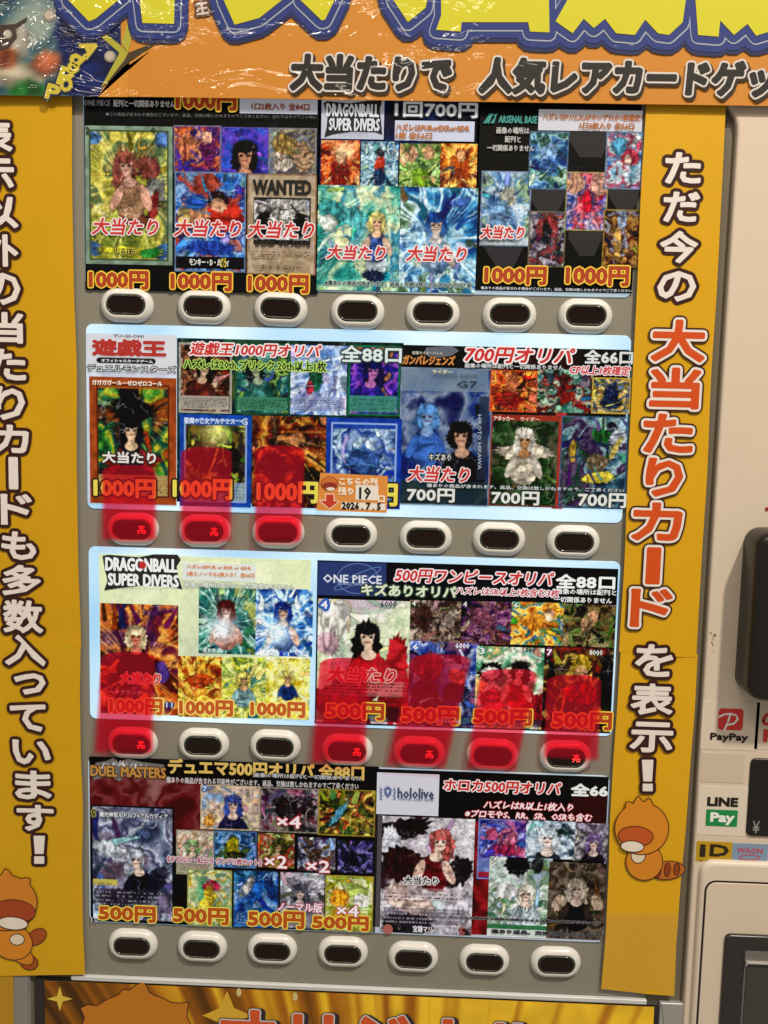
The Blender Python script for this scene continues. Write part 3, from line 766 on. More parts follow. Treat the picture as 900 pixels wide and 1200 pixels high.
cards(E_, k, [
 ('grey framed red art', (209.5, 401, 271.5, 485), ['#6c3428', '#2c2424', '#98684c', '#4c2c28', '#b8a488'], dict(frame=('#98988c', 3), strokes_n=36, boxes=[(.06, .76, .94, .95, '#a8a498', .9)], rules=[(.09, .78, .91, .94, '#48443c', 6, .6)])),
 ('green framed dark art', (276, 402, 339.5, 486.5), ['#24504c', '#487c74', '#78a88c', '#2c3c5c', '#88a850', '#1c2c30'], dict(frame=('#2c5c44', 3), strokes_n=40, boxes=[(.06, .76, .94, .95, '#4c8468', .9)], rules=[(.09, .78, .91, .94, '#1c3428', 6, .6)])),
 ('silver blue with green', (341, 404, 405.5, 487), ['#5c7cb0', '#a4b8d8', '#c8d4e4', '#7088b8', '#b0a8c8'], dict(burst=(.8, .2, .6, '#e4ecf4'), strokes_n=36, blobs=[(.45, .45, .12, .2, '#186048'), (.46, .33, .06, .05, '#d8b8a0'), (.35, .6, .06, .1, '#a83448')], boxes=[(.06, .74, .94, .95, '#8c90b0', .6)], rules=[(.09, .78, .91, .94, '#303450', 6, .5)])),
 ('green framed purple art', (408.5, 404, 468, 488), ['#1c2058', '#4c349c', '#a058c0', '#242c70', '#c8883c'], dict(frame=('#1c6c50', 3), strokes_n=34, burst=(.5, .4, .5, '#c07cd0'), boxes=[(.06, .72, .94, .95, '#4c9078', .9)], rules=[(.09, .76, .91, .93, '#143028', 6, .6)])),
 ('blue framed gold and dark', (210.5, 485, 294, 595), ['#2c3c24', '#788438', '#b8b450', '#3c3034', '#70602c'], dict(frame=('#24509c', 6, '#8ca4c8'), strokes_n=40, glow=(.5, .2, .25, '#e0e080', .9), blobs=[(.35, .45, .22, .2, '#50382c'), (.65, .5, .2, .2, '#2c2828')], boxes=[(.07, .03, .93, .12, '#2c58a4', .9), (.08, .74, .92, .96, '#88a0bc', .8)], rules=[(.1, .77, .9, .94, '#24304c', 5, .6)])),
 ('fire brown and gold', (296, 487, 380.5, 596), ['#401c10', '#8c4c20', '#c89848', '#6c2818', '#2c2018', '#b87c58'], dict(burst=(.2, .2, .5, '#d8b060'), strokes_n=56, blobs=[(.3, .55, .2, .15, '#3c1c18'), (.75, .7, .2, .15, '#2c2c24')])),
 ('blue framed silver art', (383, 489, 468.5, 597), ['#243c7c', '#6888b4', '#b4c8dc', '#344c8c', '#90a8c8'], dict(frame=('#24489c', 6, '#90a8d0'), strokes_n=60, sw=.02, blobs=[(.5, .3, .14, .1, '#b8ccdc'), (.5, .5, .2, .2, '#4868a0')], boxes=[(.07, .03, .93, .12, '#24489c', .9)])),
], D1)
write(E_, 'lettering', DT, [
 ('遊戯王1000円オリパ', (222.5, 401, 376.5, 419), [(1.9, '#f0e4e0'), (.5, RED)], dict(shear=.2, name='title_lettering')),
 ('全88口', (400.5, 405, 470, 425), [(2.2, '#20302c'), (.6, '#d4e0dc')], dict(name='title_lettering')),
 ('ハズレは20th,プリシク,20th以上1枚', (215.5, 420.5, 382, 436), [(1.5, '#a8cc58'), (.25, '#10180c')], dict(res=1)),
 ('聖魔の乙女アルテミス', (216, 489, 275, 497.5), [(.2, '#d0dcec')], TINY),
 ('G', (282, 490, 290, 498), [(.2, '#c0d0e0')], TINY),
 price('1000円', (203.5, 561, 271, 585), '#20140c', '#e4d450', 3.3), price('1000円', (302, 564, 371.5, 589), '#20140c', '#e4d450', 3.3),
 price('1000円', (387, 566, 464.5, 592.5), '#20140c', '#e4d450', 3.3),
], k)
Ff = sheet('dark sheet with three large hero cards at the right of the second row', (468.5, 404, 728, 597), '#14161a', k,
           img=hexbg(['#101418', '#181c20', '#1c241c', '#3c1414'], scale=1.5))
panel(Ff, 'red_band', [(651.8, 478, 659, 596.5)], D1 - .0001, k, '#a82420')
cards(Ff, k, [
 ('blue grey with a man in a dark jacket', (470, 430, 572.5, 594), ['#1c2c64', '#284078', '#5c6c8c', '#7c889c', '#1c2450'],
  dict(strokes_n=10, detail=.6, frame=('#7c8c9c', 2), boxes=[(0, .0, .95, .17, '#7c8c98', .8), (0.02, .82, .98, .99, '#2c3c3c', .85), (.86, .2, .97, .8, '#343c4c', .8)],
       blobs=[], fig=[(.30, .34, .14, '#5c88b8', '#84a0c4', '#4468a8', .7), (.67, .47, .155, '#141214', '#c09880', '#1a1c24', .62, .02)])),
 ('red and orange', (575, 433, 629, 483.5), ['#701c14', '#b84424', '#e89c48', '#3c2018', '#d8785c'], dict(strokes_n=40, frame=('#b85834', 2), burst=(.5, .5, .5, '#f0b860'), blobs=[(.45, .3, .14, .2, '#c87850'), (.4, .7, .3, .2, '#a03028')])),
 ('teal and dark red', (630.5, 432.5, 693.5, 484.5), ['#2c5c54', '#74988c', '#3c2824', '#8c3028', '#a8b8a0', '#24302c'], dict(strokes_n=40, burst=(.5, .5, .5, '#b8ccb8'), blobs=[(.5, .55, .14, .25, '#7c2820'), (.5, .22, .09, .12, '#5c2c24')])),
 ('gold and dark blue', (694.5, 442, 737.8, 485.5), ['#b89848', '#d8c078', '#344c74', '#8c7438', '#5c84a8'], dict(strokes_n=26, frame=('#b89c48', 2), blobs=[(.5, .5, .2, .35, '#1c2c4c'), (.5, .7, .3, .15, '#243450')])),
 ('dark green with white armour', (576, 485.5, 651.8, 595), ['#1c2c18', '#2c4828', '#4c6440', '#243420', '#5c5c48'], dict(strokes_n=34, frame=('#8c4438', 2), boxes=[(0, 0, 1, .07, '#a03c30', .9)], blobs=[(.5, .40, .42, .09, '#c8bca8'), (.5,.62,.2,.16,'#c8beb0')], fig=[(.5, .25, .17, '#d8d0c0', '#a88058', '#c8bca8', .9, 0, '#bcb4a4')])),
 ('teal and purple splash', (658.6, 487, 731.5, 596.5), ['#243c4c', '#4c7484', '#8ca4a8', '#3c2c4c', '#5c4c64', '#2c5040'], dict(strokes_n=56, frame=('#486478', 2), blobs=[(.6, .2, .16, .08, '#2c6c38'), (.84, .22, .12, .1, '#c0c8d0'), (.2, .38, .05, .12, '#c0a048'), (.8, .34, .05, .14, '#c8b464', 25), (.55, .5, .16, .1, '#7c6c54'), (.6, .66, .26, .06, '#b8a840')])),
], D1)
mb = MB()
poly_px(mb, [(500, 407), (530, 405.5), (538, 411), (529, 417), (506, 420), (496, 414)], DT - .0006, mat('#5c6068', k)); mb.build('logo_plate', Ff)
write(Ff, 'lettering', DT, [
 ('仮面ライダーバトル', (483, 411.5, 519, 416), [(.2, '#b0a898')], TINY),
 ('ガンバレジェンズ', (472, 416, 533, 428), [(1.2, '#241408'), (.4, '#d8883c')], dict(shear=.2, name='logo_lettering')),
 ('700円オリパ', (545.5, 406, 673, 427), [(2.4, '#f0e8e4'), (.7, RED)], dict(shear=.2, name='title_lettering')),
 ('全66口', (685.5, 410, 741, 426.5), [(1.6, '#181c18'), (.6, '#d8d8d4')], dict(name='title_lettering')),
 ('画像の場所は配列と一切関係ありません', (545, 425.5, 660, 433.5), [(.8, '#20242c'), (.1, '#d8dcd8')], TINY),
 ('CP以上1枚確定', (668, 428, 738, 440), [(1.2, '#f0e0e0'), (.3, RED)], dict(shear=.2)),
 ('MASKED RIDER', (508.5, 437.5, 560.5, 443.5), [(.1, '#4c5860')], TINY),
 ('G7', (535.5, 446.5, 559, 455), [(.4, '#20303c')], dict(res=1)),
 ('HIROTO HIKAWA', (562, 518, 64, 4), [(.1, '#a8b0b8')], dict(turn=90, **TINY)),
 ('キズあり', (503, 531.5, 528.5, 540), [(2.6, '#181818'), (.1, '#d8d8d0')], TINY),
 ('傷ありの商品が含まれます。返品、交換は致しかねますので、ご了承ください', (500, 566.5, 731, 577), [(.8, '#182020'), (.1, '#c8d0cc')], TINY),
 ('アタッカー', (579, 487.5, 602, 493.5), [(.2, '#e8d0c0')], TINY), ('ライダー', (610, 488.5, 632, 494), [(.2, '#e0b8a0')], TINY),
 ('ライダー', (507, 433, 530, 438), [(.2, '#d8d0a0')], TINY),
 WIN((477.6, 546, 549.5, 565.5)), ('700円', (477.5, 572, 532, 588.5), [(2.0, '#202820'), (.6, '#dcdcd4')], dict(name='price_lettering')),
 ('700円', (576.5, 575.5, 631, 592), [(2.0, '#202820'), (.6, '#dcdcd4')], dict(name='price_lettering')),
 ('700円', (678, 577.5, 733, 595), [(2.0, '#202820'), (.6, '#dcdcd4')], dict(name='price_lettering')),
], k)

# ---------------- row 3
G = sheet('pale yellow green sheet with fire, teal and yellow cards, third row left', (116, 649, 361.5, 844), '#d4dcb8', k,
          img=hexbg(['#c4ccb0', '#d0d8b4', '#dae0b8', '#d4dcb8', '#e2e6c4'], scale=1.2, detail=.15))
cards(G, k, [
 ('fire orange and purple', (117, 706.5, 208.8, 838.5), ['#501c14', '#b04c20', '#e0a050', '#702838', '#4c2850', '#d88038'], dict(burst=(.5, .6, .5, '#f0c070'), strokes_n=56, blobs=[(.78, .6, .1, .1, '#503c78')], fig=[(.46, .28, .15, '#dcc8a0', '#d0846c', '#2c2c24', .8)])),
 ('teal green with white glow', (233, 687.5, 299.5, 767.5), ['#184c50', '#387c70', '#80a898', '#24605c', '#a8b060'], dict(burst=(.5, .5, .8, '#c8dcd0'), strokes_n=40, blobs=[], fig=[(.48, .32, .18, '#602424', '#c89078', '#a06050', .9, 0, '#bc8068')], glow=(.42, .62, .36, '#e4f0f4', 1.0))),
 ('blue with white glow', (300, 689, 365.8, 770), ['#1c408c', '#5088c0', '#c0dce8', '#2c5ca0', '#e0ecf0'], dict(burst=(.4, .6, 1.0, '#e8f4f8'), strokes_n=46, blobs=[], fig=[(.48, .32, .18, '#1c3c88', '#d0a890', '#284078', .9, 0, '#d0a890')], glow=(.38, .66, .34, '#d8f0fc', 1.0))),
 ('yellow and red', (208.8, 768.5, 259.5, 841.5), ['#8c3014', '#d89834', '#ecd868', '#a8501c', '#e8b848'], dict(burst=(.5, .7, .7, '#f4e884'), strokes_n=36, blobs=[(.5, .2, .14, .12, '#d8a040'), (.5, .4, .32, .12, '#b04c24')], glow=(.5, .8, .4, '#e8e060', .5))),
 ('yellow and green', (260, 769.5, 311, 842.5), ['#2c6c70', '#b8b840', '#ece488', '#80a048', '#e4d870'], dict(burst=(.5, .5, .8, '#f4f0a8'), strokes_n=36, blobs=[], fig=[(.5, .34, .17, '#dcd070', '#d8ac80', '#88a8a8', .9)])),
 ('bright yellow', (311.5, 770.5, 362.3, 843.5), ['#b8a830', '#e4dc70', '#f0eca0', '#ccc050', '#d0d488'], dict(burst=(.5, .4, .9, '#f8f4c0'), strokes_n=30, blobs=[], fig=[(.5, .30, .14, '#e4d878', '#d8b088', '#28447c', .8)])),
], D1)
jag(G, [(120, 651.5), (127, 650), (163, 653), (180, 649.5), (208, 650), (212, 656), (207, 664), (209, 676), (214, 691), (203, 688), (170, 686), (142, 689), (122, 692), (126, 680), (123, 668)], DT - .0005, k, '#202020')
panel(G, 'notice_box', [(213.5, 659, 299.5, 682)], DT - .0007, k, '#e0e4dc')
write(G, 'lettering', DT, [
 ('DRAGONBALL', (124, 653.5, 207, 670.5), [(.8, '#f0f0ee')], dict(name='logo_lettering')),
 ('SUPER DIVERS', (127, 672, 209, 688), [(.7, '#f0f0ee')], dict(name='logo_lettering')),
 ('ドラゴンボールスーパーダイバーズ', (143, 688.5, 189, 692), [(0, '#303030')], TINY),
 ('ハズレはPUR or EXR or GDR', (219, 661.5, 294, 668), [(.3, '#d08040')], TINY),
 ('1枚とノーマル2枚入り！ 全66口', (219.5, 669.5, 298, 677), [(.3, '#d08040')], TINY),
 ('画像の場所は配列と一切関係ありません', (216, 681.5, 345, 691.5), [(.9, '#8c9484'), (.1, '#e8ece0')], TINY),
 ('蒸気熱OA', (238, 759.5, 261, 765.5), [(.1, '#d8e4dc')], TINY), ('BANDAI', (340, 761, 358, 765), [(.1, '#e0ecf4')], TINY),
 ('11', (195, 823, 202, 829), [(2.2, '#283c78'), (.2, '#c8d0e0')], TINY),
 ('大当たり', (140.5, 787.5, 188, 802), [(1.3, '#e8c8b8'), (.5, '#d02820')], dict(shear=.22, name='prize_lettering')),
 ('ヘタブラック', (127, 808, 166, 814.5), [(.1, '#e0d0c0')], TINY),
 price('1000円', (129, 818, 189.5, 837), '#f4dc70', '#c05820'), price('1000円', (211, 820, 272, 839), '#f4dc70', '#c05820'), price('1000円', (294.5, 822, 356.5, 840.5), '#f4dc70', '#c05820'),
], k)
red_dot = MB(); poly_px(red_dot, [(167 + 4.2 * math.cos(a * .5236), 662.3 + 4.6 * math.sin(a * .5236)) for a in range(12)][::-1], DT + .0004, mat('#c02828', k)); red_dot.build('logo_emblem', G)

H = sheet('dark sheet with black haired red dress card and smaller cards, third row right', (372, 656.5, 714.8, 859.5), '#16141a', k,
          img=hexbg(['#121018', '#1a1820', '#20202c', '#141218'], scale=1.5))
cards(H, k, [
 ('pale green with red dress', (373, 701.5, 479.7, 849.5), ['#b8c8a0', '#d8dcc0', '#c8d0b0', '#e0dcd0', '#b0c0a8', '#c8b8c0'],
  dict(strokes_n=18, detail=.5, blobs=[(.14, .2, .17, .15, '#dcd8cc'), (.26, .1, .08, .07, '#e8e4dc'), (.12, .36, .12, .1, '#c8a8b0'), (.84, .46, .12, .18, '#b83038'), (.3, .84, .34, .2, '#8c1c2c'), (.84, .78, .2, .22, '#a83038')], fig=[(.53, .28, .16, '#16141a', '#dcc0a8', '#b02830', 1.35, .02, '#b02c34')],
       boxes=[(.03, .66, .97, .78, '#d8ccc0', .35), (0, .86, 1, .985, '#24242c', .5)], rules=[(.08, .66, .95, .76, '#201c20', 4, .65)])),
 ('brown and grey', (481, 703, 540, 755), ['#3c2c28', '#705850', '#a08c78', '#50403c', '#b8a898'], dict(strokes_n=36, blobs=[(.25, .4, .2, .3, '#4c3430'), (.75, .4, .13, .25, '#8c8074')])),
 ('purple and dark', (541, 704, 599.5, 756), ['#241c2c', '#6c3c6c', '#a8788c', '#3c2840', '#8c5c50'], dict(strokes_n=40, blobs=[(.4, .4, .3, .2, '#7c4c5c', 30)])),
 ('orange yellow and blue', (600, 705, 660, 757), ['#a84c1c', '#e0a040', '#f0d068', '#386cac', '#588c48', '#c8702c'], dict(strokes_n=36, burst=(.4, .5, .5, '#f8d878'), blobs=[(.45, .45, .26, .2, '#d89038'), (.7, .3, .1, .14, '#d8b090')])),
 ('brown and green', (661, 707.5, 720, 759), ['#3c3020', '#7c6844', '#58703c', '#a08864', '#28301c'], dict(strokes_n=40, blobs=[(.5, .4, .12, .3, '#c09470', 30), (.35, .15, .1, .12, '#2c2418')])),
 ('blue with red figures', (480.5, 751, 558, 853), ['#24347c', '#5068a8', '#a8b4d0', '#2c2850', '#8c5c78'], dict(strokes_n=50, blobs=[(.28, .3, .2, .18, '#804050'), (.7, .3, .16, .05, '#8cb0d8'), (.7, .42, .13, .12, '#b89078'), (.7, .6, .2, .12, '#242c48'), (.25, .65, .22, .2, '#4c2040')], boxes=[(0, .88, 1, .98, '#24304c', .6)])),
 ('white green with red dress', (558.8, 757, 637, 855), ['#3c7c5c', '#a8c8a8', '#dce0cc', '#e0c8b8', '#68a078', '#d8b878'], dict(strokes_n=22, blobs=[(.2, .32, .18, .12, '#1c1c1c'), (.2, .34, .13, .08, '#e0e0d8'), (.85, .75, .2, .2, '#a82838'), (.25, .66, .2, .14, '#c0585c')], fig=[(.62, .27, .14, '#16141a', '#dcc0a8', '#b82c34', 1.1, -.03, '#dcb8a0')], boxes=[(0, .88, 1, .98, '#34384c', .7)])),
 ('dark with yellow and red', (638.3, 757.5, 715, 858), ['#1c1818', '#544428', '#b89c4c', '#302420', '#7c2c24', '#201c20'], dict(strokes_n=50, blobs=[(.55, .2, .14, .13, '#c8a83c'), (.55, .3, .1, .1, '#b8906c'), (.55, .55, .26, .13, '#a82828'), (.9, .4, .1, .3, '#16161c')], boxes=[(0, .88, 1, .98, '#181418', .7)])),
], D1)
panel(H, 'logo_box', [(373, 658, 452, 699.5)], DT - .0007, k, '#1c3068')
mb = MB(); th_ = np.linspace(0, 2 * math.pi, 41)
for (rx, ry, a) in ((24, 17.5, 0), (30, 5, -25)):
    ca, sa = math.cos(math.radians(a)), math.sin(math.radians(a))
    X, Z = U(419 + rx * np.cos(th_) * ca - ry * np.sin(th_) * sa, 678 + rx * np.cos(th_) * sa + ry * np.sin(th_) * ca, DT - .0005)
    strokes(mb, np.stack([X, Z], 1), np.stack([np.arange(40), np.arange(1, 41)], 1), .5 * PX, DT - .0005, mat('#5c78a8', k), False)
mb.build('logo_emblem', H)
write(H, 'lettering', DT, [
 ('ONE PIECE', (379, 673, 447, 684.5), [(.35, '#d8dce4')], dict(res=1, name='logo_lettering')),
 ('CARD GAME', (396, 682, 431, 686.5), [(.1, '#8c9cc0')], TINY),
 ('キズありオリパ', (424, 684, 534, 700.5), [(2.0, '#28402c'), (.6, '#d8e0c0')], dict(name='title_lettering')),
 ('500円ワンピースオリパ', (463, 666, 648.5, 687), [(1.9, '#f0e4e4'), (.5, RED)], dict(shear=.2, name='title_lettering')),
 ('全88口', (652, 673, 720, 690.5), [(.7, '#f0f0ec')], dict(name='title_lettering')),
 ('ハズレはSR以上1枚含む3枚', (534, 687.5, 655.5, 700), [(1.2, '#f0e8e8'), (.2, '#c03040')], dict(shear=.2, res=1)),
 ('画像の場所は配列と', (652, 689.5, 722, 698), [(.25, '#e0e0dc')], TINY), ('一切関係ありません', (649.5, 699, 717, 707.5), [(.25, '#e0e0dc')], TINY),
 ('4', (376.5, 704, 383.5, 713), [(3.6, '#2858b0'), (.4, '#e8e8f0')], dict(res=1)), ('6000', (446, 704, 465, 712), [(.2, '#283040')], TINY),
 ('6', (484, 754, 490, 761), [(2.6, '#2858b0'), (.3, '#e8e8f0')], TINY), ('6000', (534, 753.5, 550, 760), [(.2, '#e0e4f0')], TINY),
 ('3', (562.5, 759, 568, 766.5), [(2.6, '#188050'), (.3, '#e8e8f0')], TINY), ('5000', (612, 759, 627, 765.5), [(.2, '#283040')], TINY),
 ('7', (641, 761, 646.5, 768), [(2.6, '#782040'), (.3, '#e8e8f0')], TINY), ('8000', (691, 761.5, 706, 768), [(.2, '#d8d8d0')], TINY),
 ('4', (483, 704, 487, 710), [(.2, '#e0dcd8')], TINY), ('4', (543, 705, 547, 711), [(.2, '#e0dcd8')], TINY), ('6', (602.5, 706, 607, 712), [(2.2, '#188050'), (.2, '#e8e8e8')], TINY),
 ('元七武海の八人', (512, 842, 540, 848), [(.1, '#c8c0c8')], TINY), ('ボア・ハンコック', (578, 846, 612, 852), [(.1, '#c8c8d0')], TINY), ('ボルサリーノ', (660, 849.5, 690, 856), [(.1, '#d0c8c0')], TINY),
 ('大当たり', (383.5, 781, 463.5, 801), [(1.6, '#e0a8a0'), (.5, '#c02428')], dict(shear=.22, name='prize_lettering')),
 price('500円', (382.5, 823.5, 449, 843.5)), price('500円', (471.5, 828, 537, 848.5)), price('500円', (555.5, 830.5, 622, 850)), price('500円', (648.5, 834, 715.5, 855)),
], k)

# ---------------- row 4
k = .30
I = sheet('black and red sheet crowded with small cards and gold title, bottom row left', (104.5, 886.5, 439.5, 1093), '#161314', k,
          img=lambda nx, ny: art(nx, ny, 5, ['#141214', '#1a1718', '#141214'], strokes_n=0, detail=.2, boxes=[(0, .17, .43, .50, '#6c2024', .9), (.25, .45, .36, .95, '#241c1c', .8)], scale=2))
cl = rect(105, 918, 247, 941, D1)
nx, ny = px_size((105, 905, 247, 978))
picture('cloud_print', (105, 908, 247, 978), D1 - .0001, art(nx, ny, 71, ['#4c181c', '#6c282c', '#7c4444', '#5c2024', '#8c6460'], strokes_n=0, detail=.2, scale=1.6), I, k)
cards(I, k, [
 ('lilac and grey with silver hair', (106, 942.5, 204, 1082), ['#3c4458', '#747e94', '#b4b8c4', '#50506c', '#9494a8', '#645460'],
  dict(strokes_n=60, frame=('#141214', 3), blobs=[(.3, .40, .3, .06, '#c0c4cc', 20), (.82, .62, .1, .12, '#383848', 30), (.3, .80, .2, .08, '#3c2c3c')], fig=[(.54, .45, .13, '#c0c4d0', '#d8c0b0', '#1c1c28', 1.2, .05, '#242434')],
       boxes=[(.02, .04, .98, .12, '#6c7080', .4), (.0, .645, .32, .695, '#c8bc60', .9), (.04, .72, .96, .92, '#3c3844', .5)], rules=[(.06, .73, .9, .9, '#b0b0b8', 5, .4)])),
 ('cream and blue', (235, 919, 304, 974), ['#c0a884', '#d8c8a8', '#b09c98', '#c8b098', '#88a0c0'], dict(strokes_n=26, blobs=[(.15, .82, .1, .14, '#c89048')], fig=[(.55, .40, .17, '#4458a0', '#dcc0b0', '#28284c', 1.2)], frame=('#b8a888', 2))),
 ('grey and red', (305, 922, 372.5, 977), ['#302c30', '#6c6468', '#a89ca0', '#6c2c34', '#8c7078'], dict(strokes_n=46, frame=('#8c8078', 2), blobs=[(.45, .45, .2, .25, '#2c2428'), (.8, .45, .13, .2, '#34282c')])),
 ('gold black and red', (373.5, 924, 439, 981), ['#1c1c18', '#7c6c2c', '#c8b858', '#a03428', '#50602c', '#24241c'], dict(strokes_n=56, frame=('#94843c', 2), burst=(.5, .5, .4, '#d0c868'), blobs=[(.35, .55, .06, .3, '#5c98b0', 40)])),
 ('cream and pale pink', (206.5, 972, 250.5, 1026), ['#b8a890', '#d8ccb8', '#c89880', '#a8a098', '#88a070'], dict(strokes_n=34, frame=('#98907c', 2), boxes=[(.05, .72, .95, .95, '#a8a090', .8)], rules=[(.1, .75, .9, .93, '#3c342c', 5, .5)])),
 ('blue with yellow figure', (251, 973, 300.5, 1018), ['#24406c', '#5080b0', '#88a8c8', '#2c3c54', '#58702c'], dict(strokes_n=30, frame=('#4c6c94', 2), blobs=[(.45, .45, .16, .25, '#a89c2c'), (.5, .65, .26, .1, '#2c3418')])),
 ('gold green and red', (301, 974.5, 346, 1019), ['#4c4c24', '#8c8448', '#b8b07c', '#5c3c30', '#b05040', '#a8a088'], dict(strokes_n=40, frame=('#201c1c', 2))),
 ('silver blue and brown', (348, 979.5, 394, 1023), ['#34343c', '#8088a0', '#b8bccc', '#6c4830', '#4c4c58'], dict(strokes_n=40, frame=('#201c1c', 2), blobs=[(.45, .5, .2, .2, '#5c4434')])),
 ('purple and dark blue', (395, 983, 437.5, 1025), ['#1c1c2c', '#4c4480', '#7c78a8', '#24243c', '#302c4c'], dict(strokes_n=36, frame=('#201c24', 2), blobs=[(.4, .55, .2, .2, '#20202c')])),
 ('green and yellow with pink', (219.5, 1018, 271.5, 1086.5), ['#58a078', '#a8b888', '#d0d0a8', '#b8a040', '#78a088', '#b8b4a0'], dict(strokes_n=34, frame=('#98985c', 2), blobs=[(.55, .3, .2, .1, '#c03858'), (.5, .45, .12, .14, '#d8b838'), (.42, .6, .18, .08, '#d8c048')])),
 ('blue feather', (273, 1018.5, 326.5, 1089), ['#1c3c78', '#3c70b8', '#88a8c8', '#24507c', '#4890b8'], dict(strokes_n=36, frame=('#2c2c30', 2), blobs=[(.5, .35, .14, .3, '#2868b8', 20), (.8, .3, .1, .22, '#203c70', -20), (.3, .3, .1, .2, '#b8b8b0', 30)], boxes=[(.05, .72, .95, .95, '#406898', .6)], rules=[(.1, .75, .9, .93, '#d0d8e0', 5, .4)])),
 ('grey and white', (327.5, 1020.5, 380.5, 1090), ['#50505c', '#98989c', '#c8c4c8', '#686470', '#b0a8b0'], dict(strokes_n=46, frame=('#302c30', 2), burst=(.5, .4, .6, '#d8d8dc'), boxes=[(.05, .72, .95, .95, '#888490', .6)])),
 ('yellow green and orange', (381.5, 1025, 436.5, 1092.5), ['#a8b050', '#c8c888', '#d8d8b8', '#98a840', '#c89838'], dict(strokes_n=26, frame=('#988c40', 2), blobs=[(.3, .4, .22, .16, '#d89830'), (.7, .3, .2, .14, '#b8cc70'), (.75, .45, .16, .12, '#dcdcd0')])),
], D1)
jag(I, [(106, 905), (112, 894), (124, 892), (133, 888), (138, 893), (150, 889), (166, 893), (192, 896), (194, 904), (170, 910), (148, 908), (140, 916), (128, 909), (110, 914)], DT - .0006, k, '#6c6864')
mb = MB()
rng = random.Random(9)
for q in range(14):
    x = 115 + q * 4.2; y = 891 + abs(q - 6) * .8 + rng.random() * 2
    poly_px(mb, [(x - 2, y + 6), (x + 3, y + 5), (x + 1 + rng.random() * 6 - 3, y - 2)], DT - .0003, mat(['#b0aca8', '#d0ccc8', '#8c8884'][q % 3], k))
mb.build('logo_emblem', I)
XW = lambda t, b: (t, b, [(1.5, '#b83034'), (.4, '#f0e8e8')], dict(name='count_lettering'))
write(I, 'lettering', DT, [
 ('DUEL MASTERS', (106.5, 897, 194, 912), [(1.6, '#301408'), (.6, '#b8843c')], dict(name='logo_lettering')),
 ('デュエマ500円オリパ 全88口', (197.5, 889, 426, 914.5), [(1.5, '#181008'), (.8, '#d8b45c'), ], dict(name='title_lettering')),
 ('画像の場所は配列と一切関係ありません', (298, 905.5, 424, 915), [(1.0, '#201c1c'), (.1, '#c8c8c8')], TINY),
 ('傷ありの商品が含まれる可能性がございます。返品、交換は致しかねますのでご了承ください', (195, 910, 420, 925.5), [(.15, '#c8c4c0')], TINY),
 ('魔光神官ルドルフ=アルカディア', (116.5, 951, 196.5, 960), [(.9, '#202028'), (.15, '#e8e8e8')], TINY),
 ('5', (107.5, 949, 112, 957), [(1.5, '#a8a848'), (.3, '#181818')], TINY),
 ('アークデーモン', (110, 1033.5, 131, 1037.5), [(.1, '#302c14')], TINY),
 ('7', (238, 921.5, 242, 927), [(2.6, '#2c68a8'), (.2, '#e8e8e8')], TINY), ('10', (107, 1075, 115, 1081), [(.1, '#c0c0c8')], TINY),
 XW('×4', (325, 956, 352, 970.5)), XW('×2', (310.5, 1002.5, 336, 1017.5)), XW('×2', (359.5, 1008, 386, 1022.5)), XW('×4', (395, 1060.5, 420, 1074.5)),
 ('《ラフルル・紅ニラ グンテ!1枚セット》', (196, 1003, 306.5, 1014.5), [(1.1, '#e0c8cc'), (.2, '#a04058')], dict(res=1)),
 ('ノーマル版', (325.5, 1057, 377.5, 1069.5), [(1.1, '#b8485c'), (.3, '#f0e0e4')], dict(res=1)),
 price('500円', (116.5, 1061, 181.5, 1080.5), '#e8d048', '#b04c14'), price('500円', (203.5, 1063, 267, 1083.5), '#e8d048', '#b04c14'),
 price('500円', (291.5, 1067, 355.5, 1088), '#e8d048', '#b04c14'), price('500円', (367, 1072.5, 431, 1090.5), '#e8d048', '#b04c14'),
], k)
J = sheet('black sheet with red curtain print and maroon and white card, bottom row right', (441, 901, 703.5, 1104), '#141214', k,
          img=lambda nx, ny: art(nx, ny, 9, ['#121012', '#181416', '#141214'], strokes_n=0, detail=.15, boxes=[(.0, .26, .035, .97, '#a8a0a0', .5), (.42, .3, .52, .98, '#6c1c20', .9), (.0, .965, 1, 1, '#c8ccd4', .9), (.85, .1, 1, .3, '#5c2018', .6)]))
nx, ny = px_size((549, 962, 577, 1096)); picture('curtain_print', (549, 962, 577, 1096), D1 - .0001, art(nx, ny, 33, ['#501418', '#7c2428', '#982c30', '#3c1014'], strokes_n=4, detail=.3, scale=2.5), J, k)
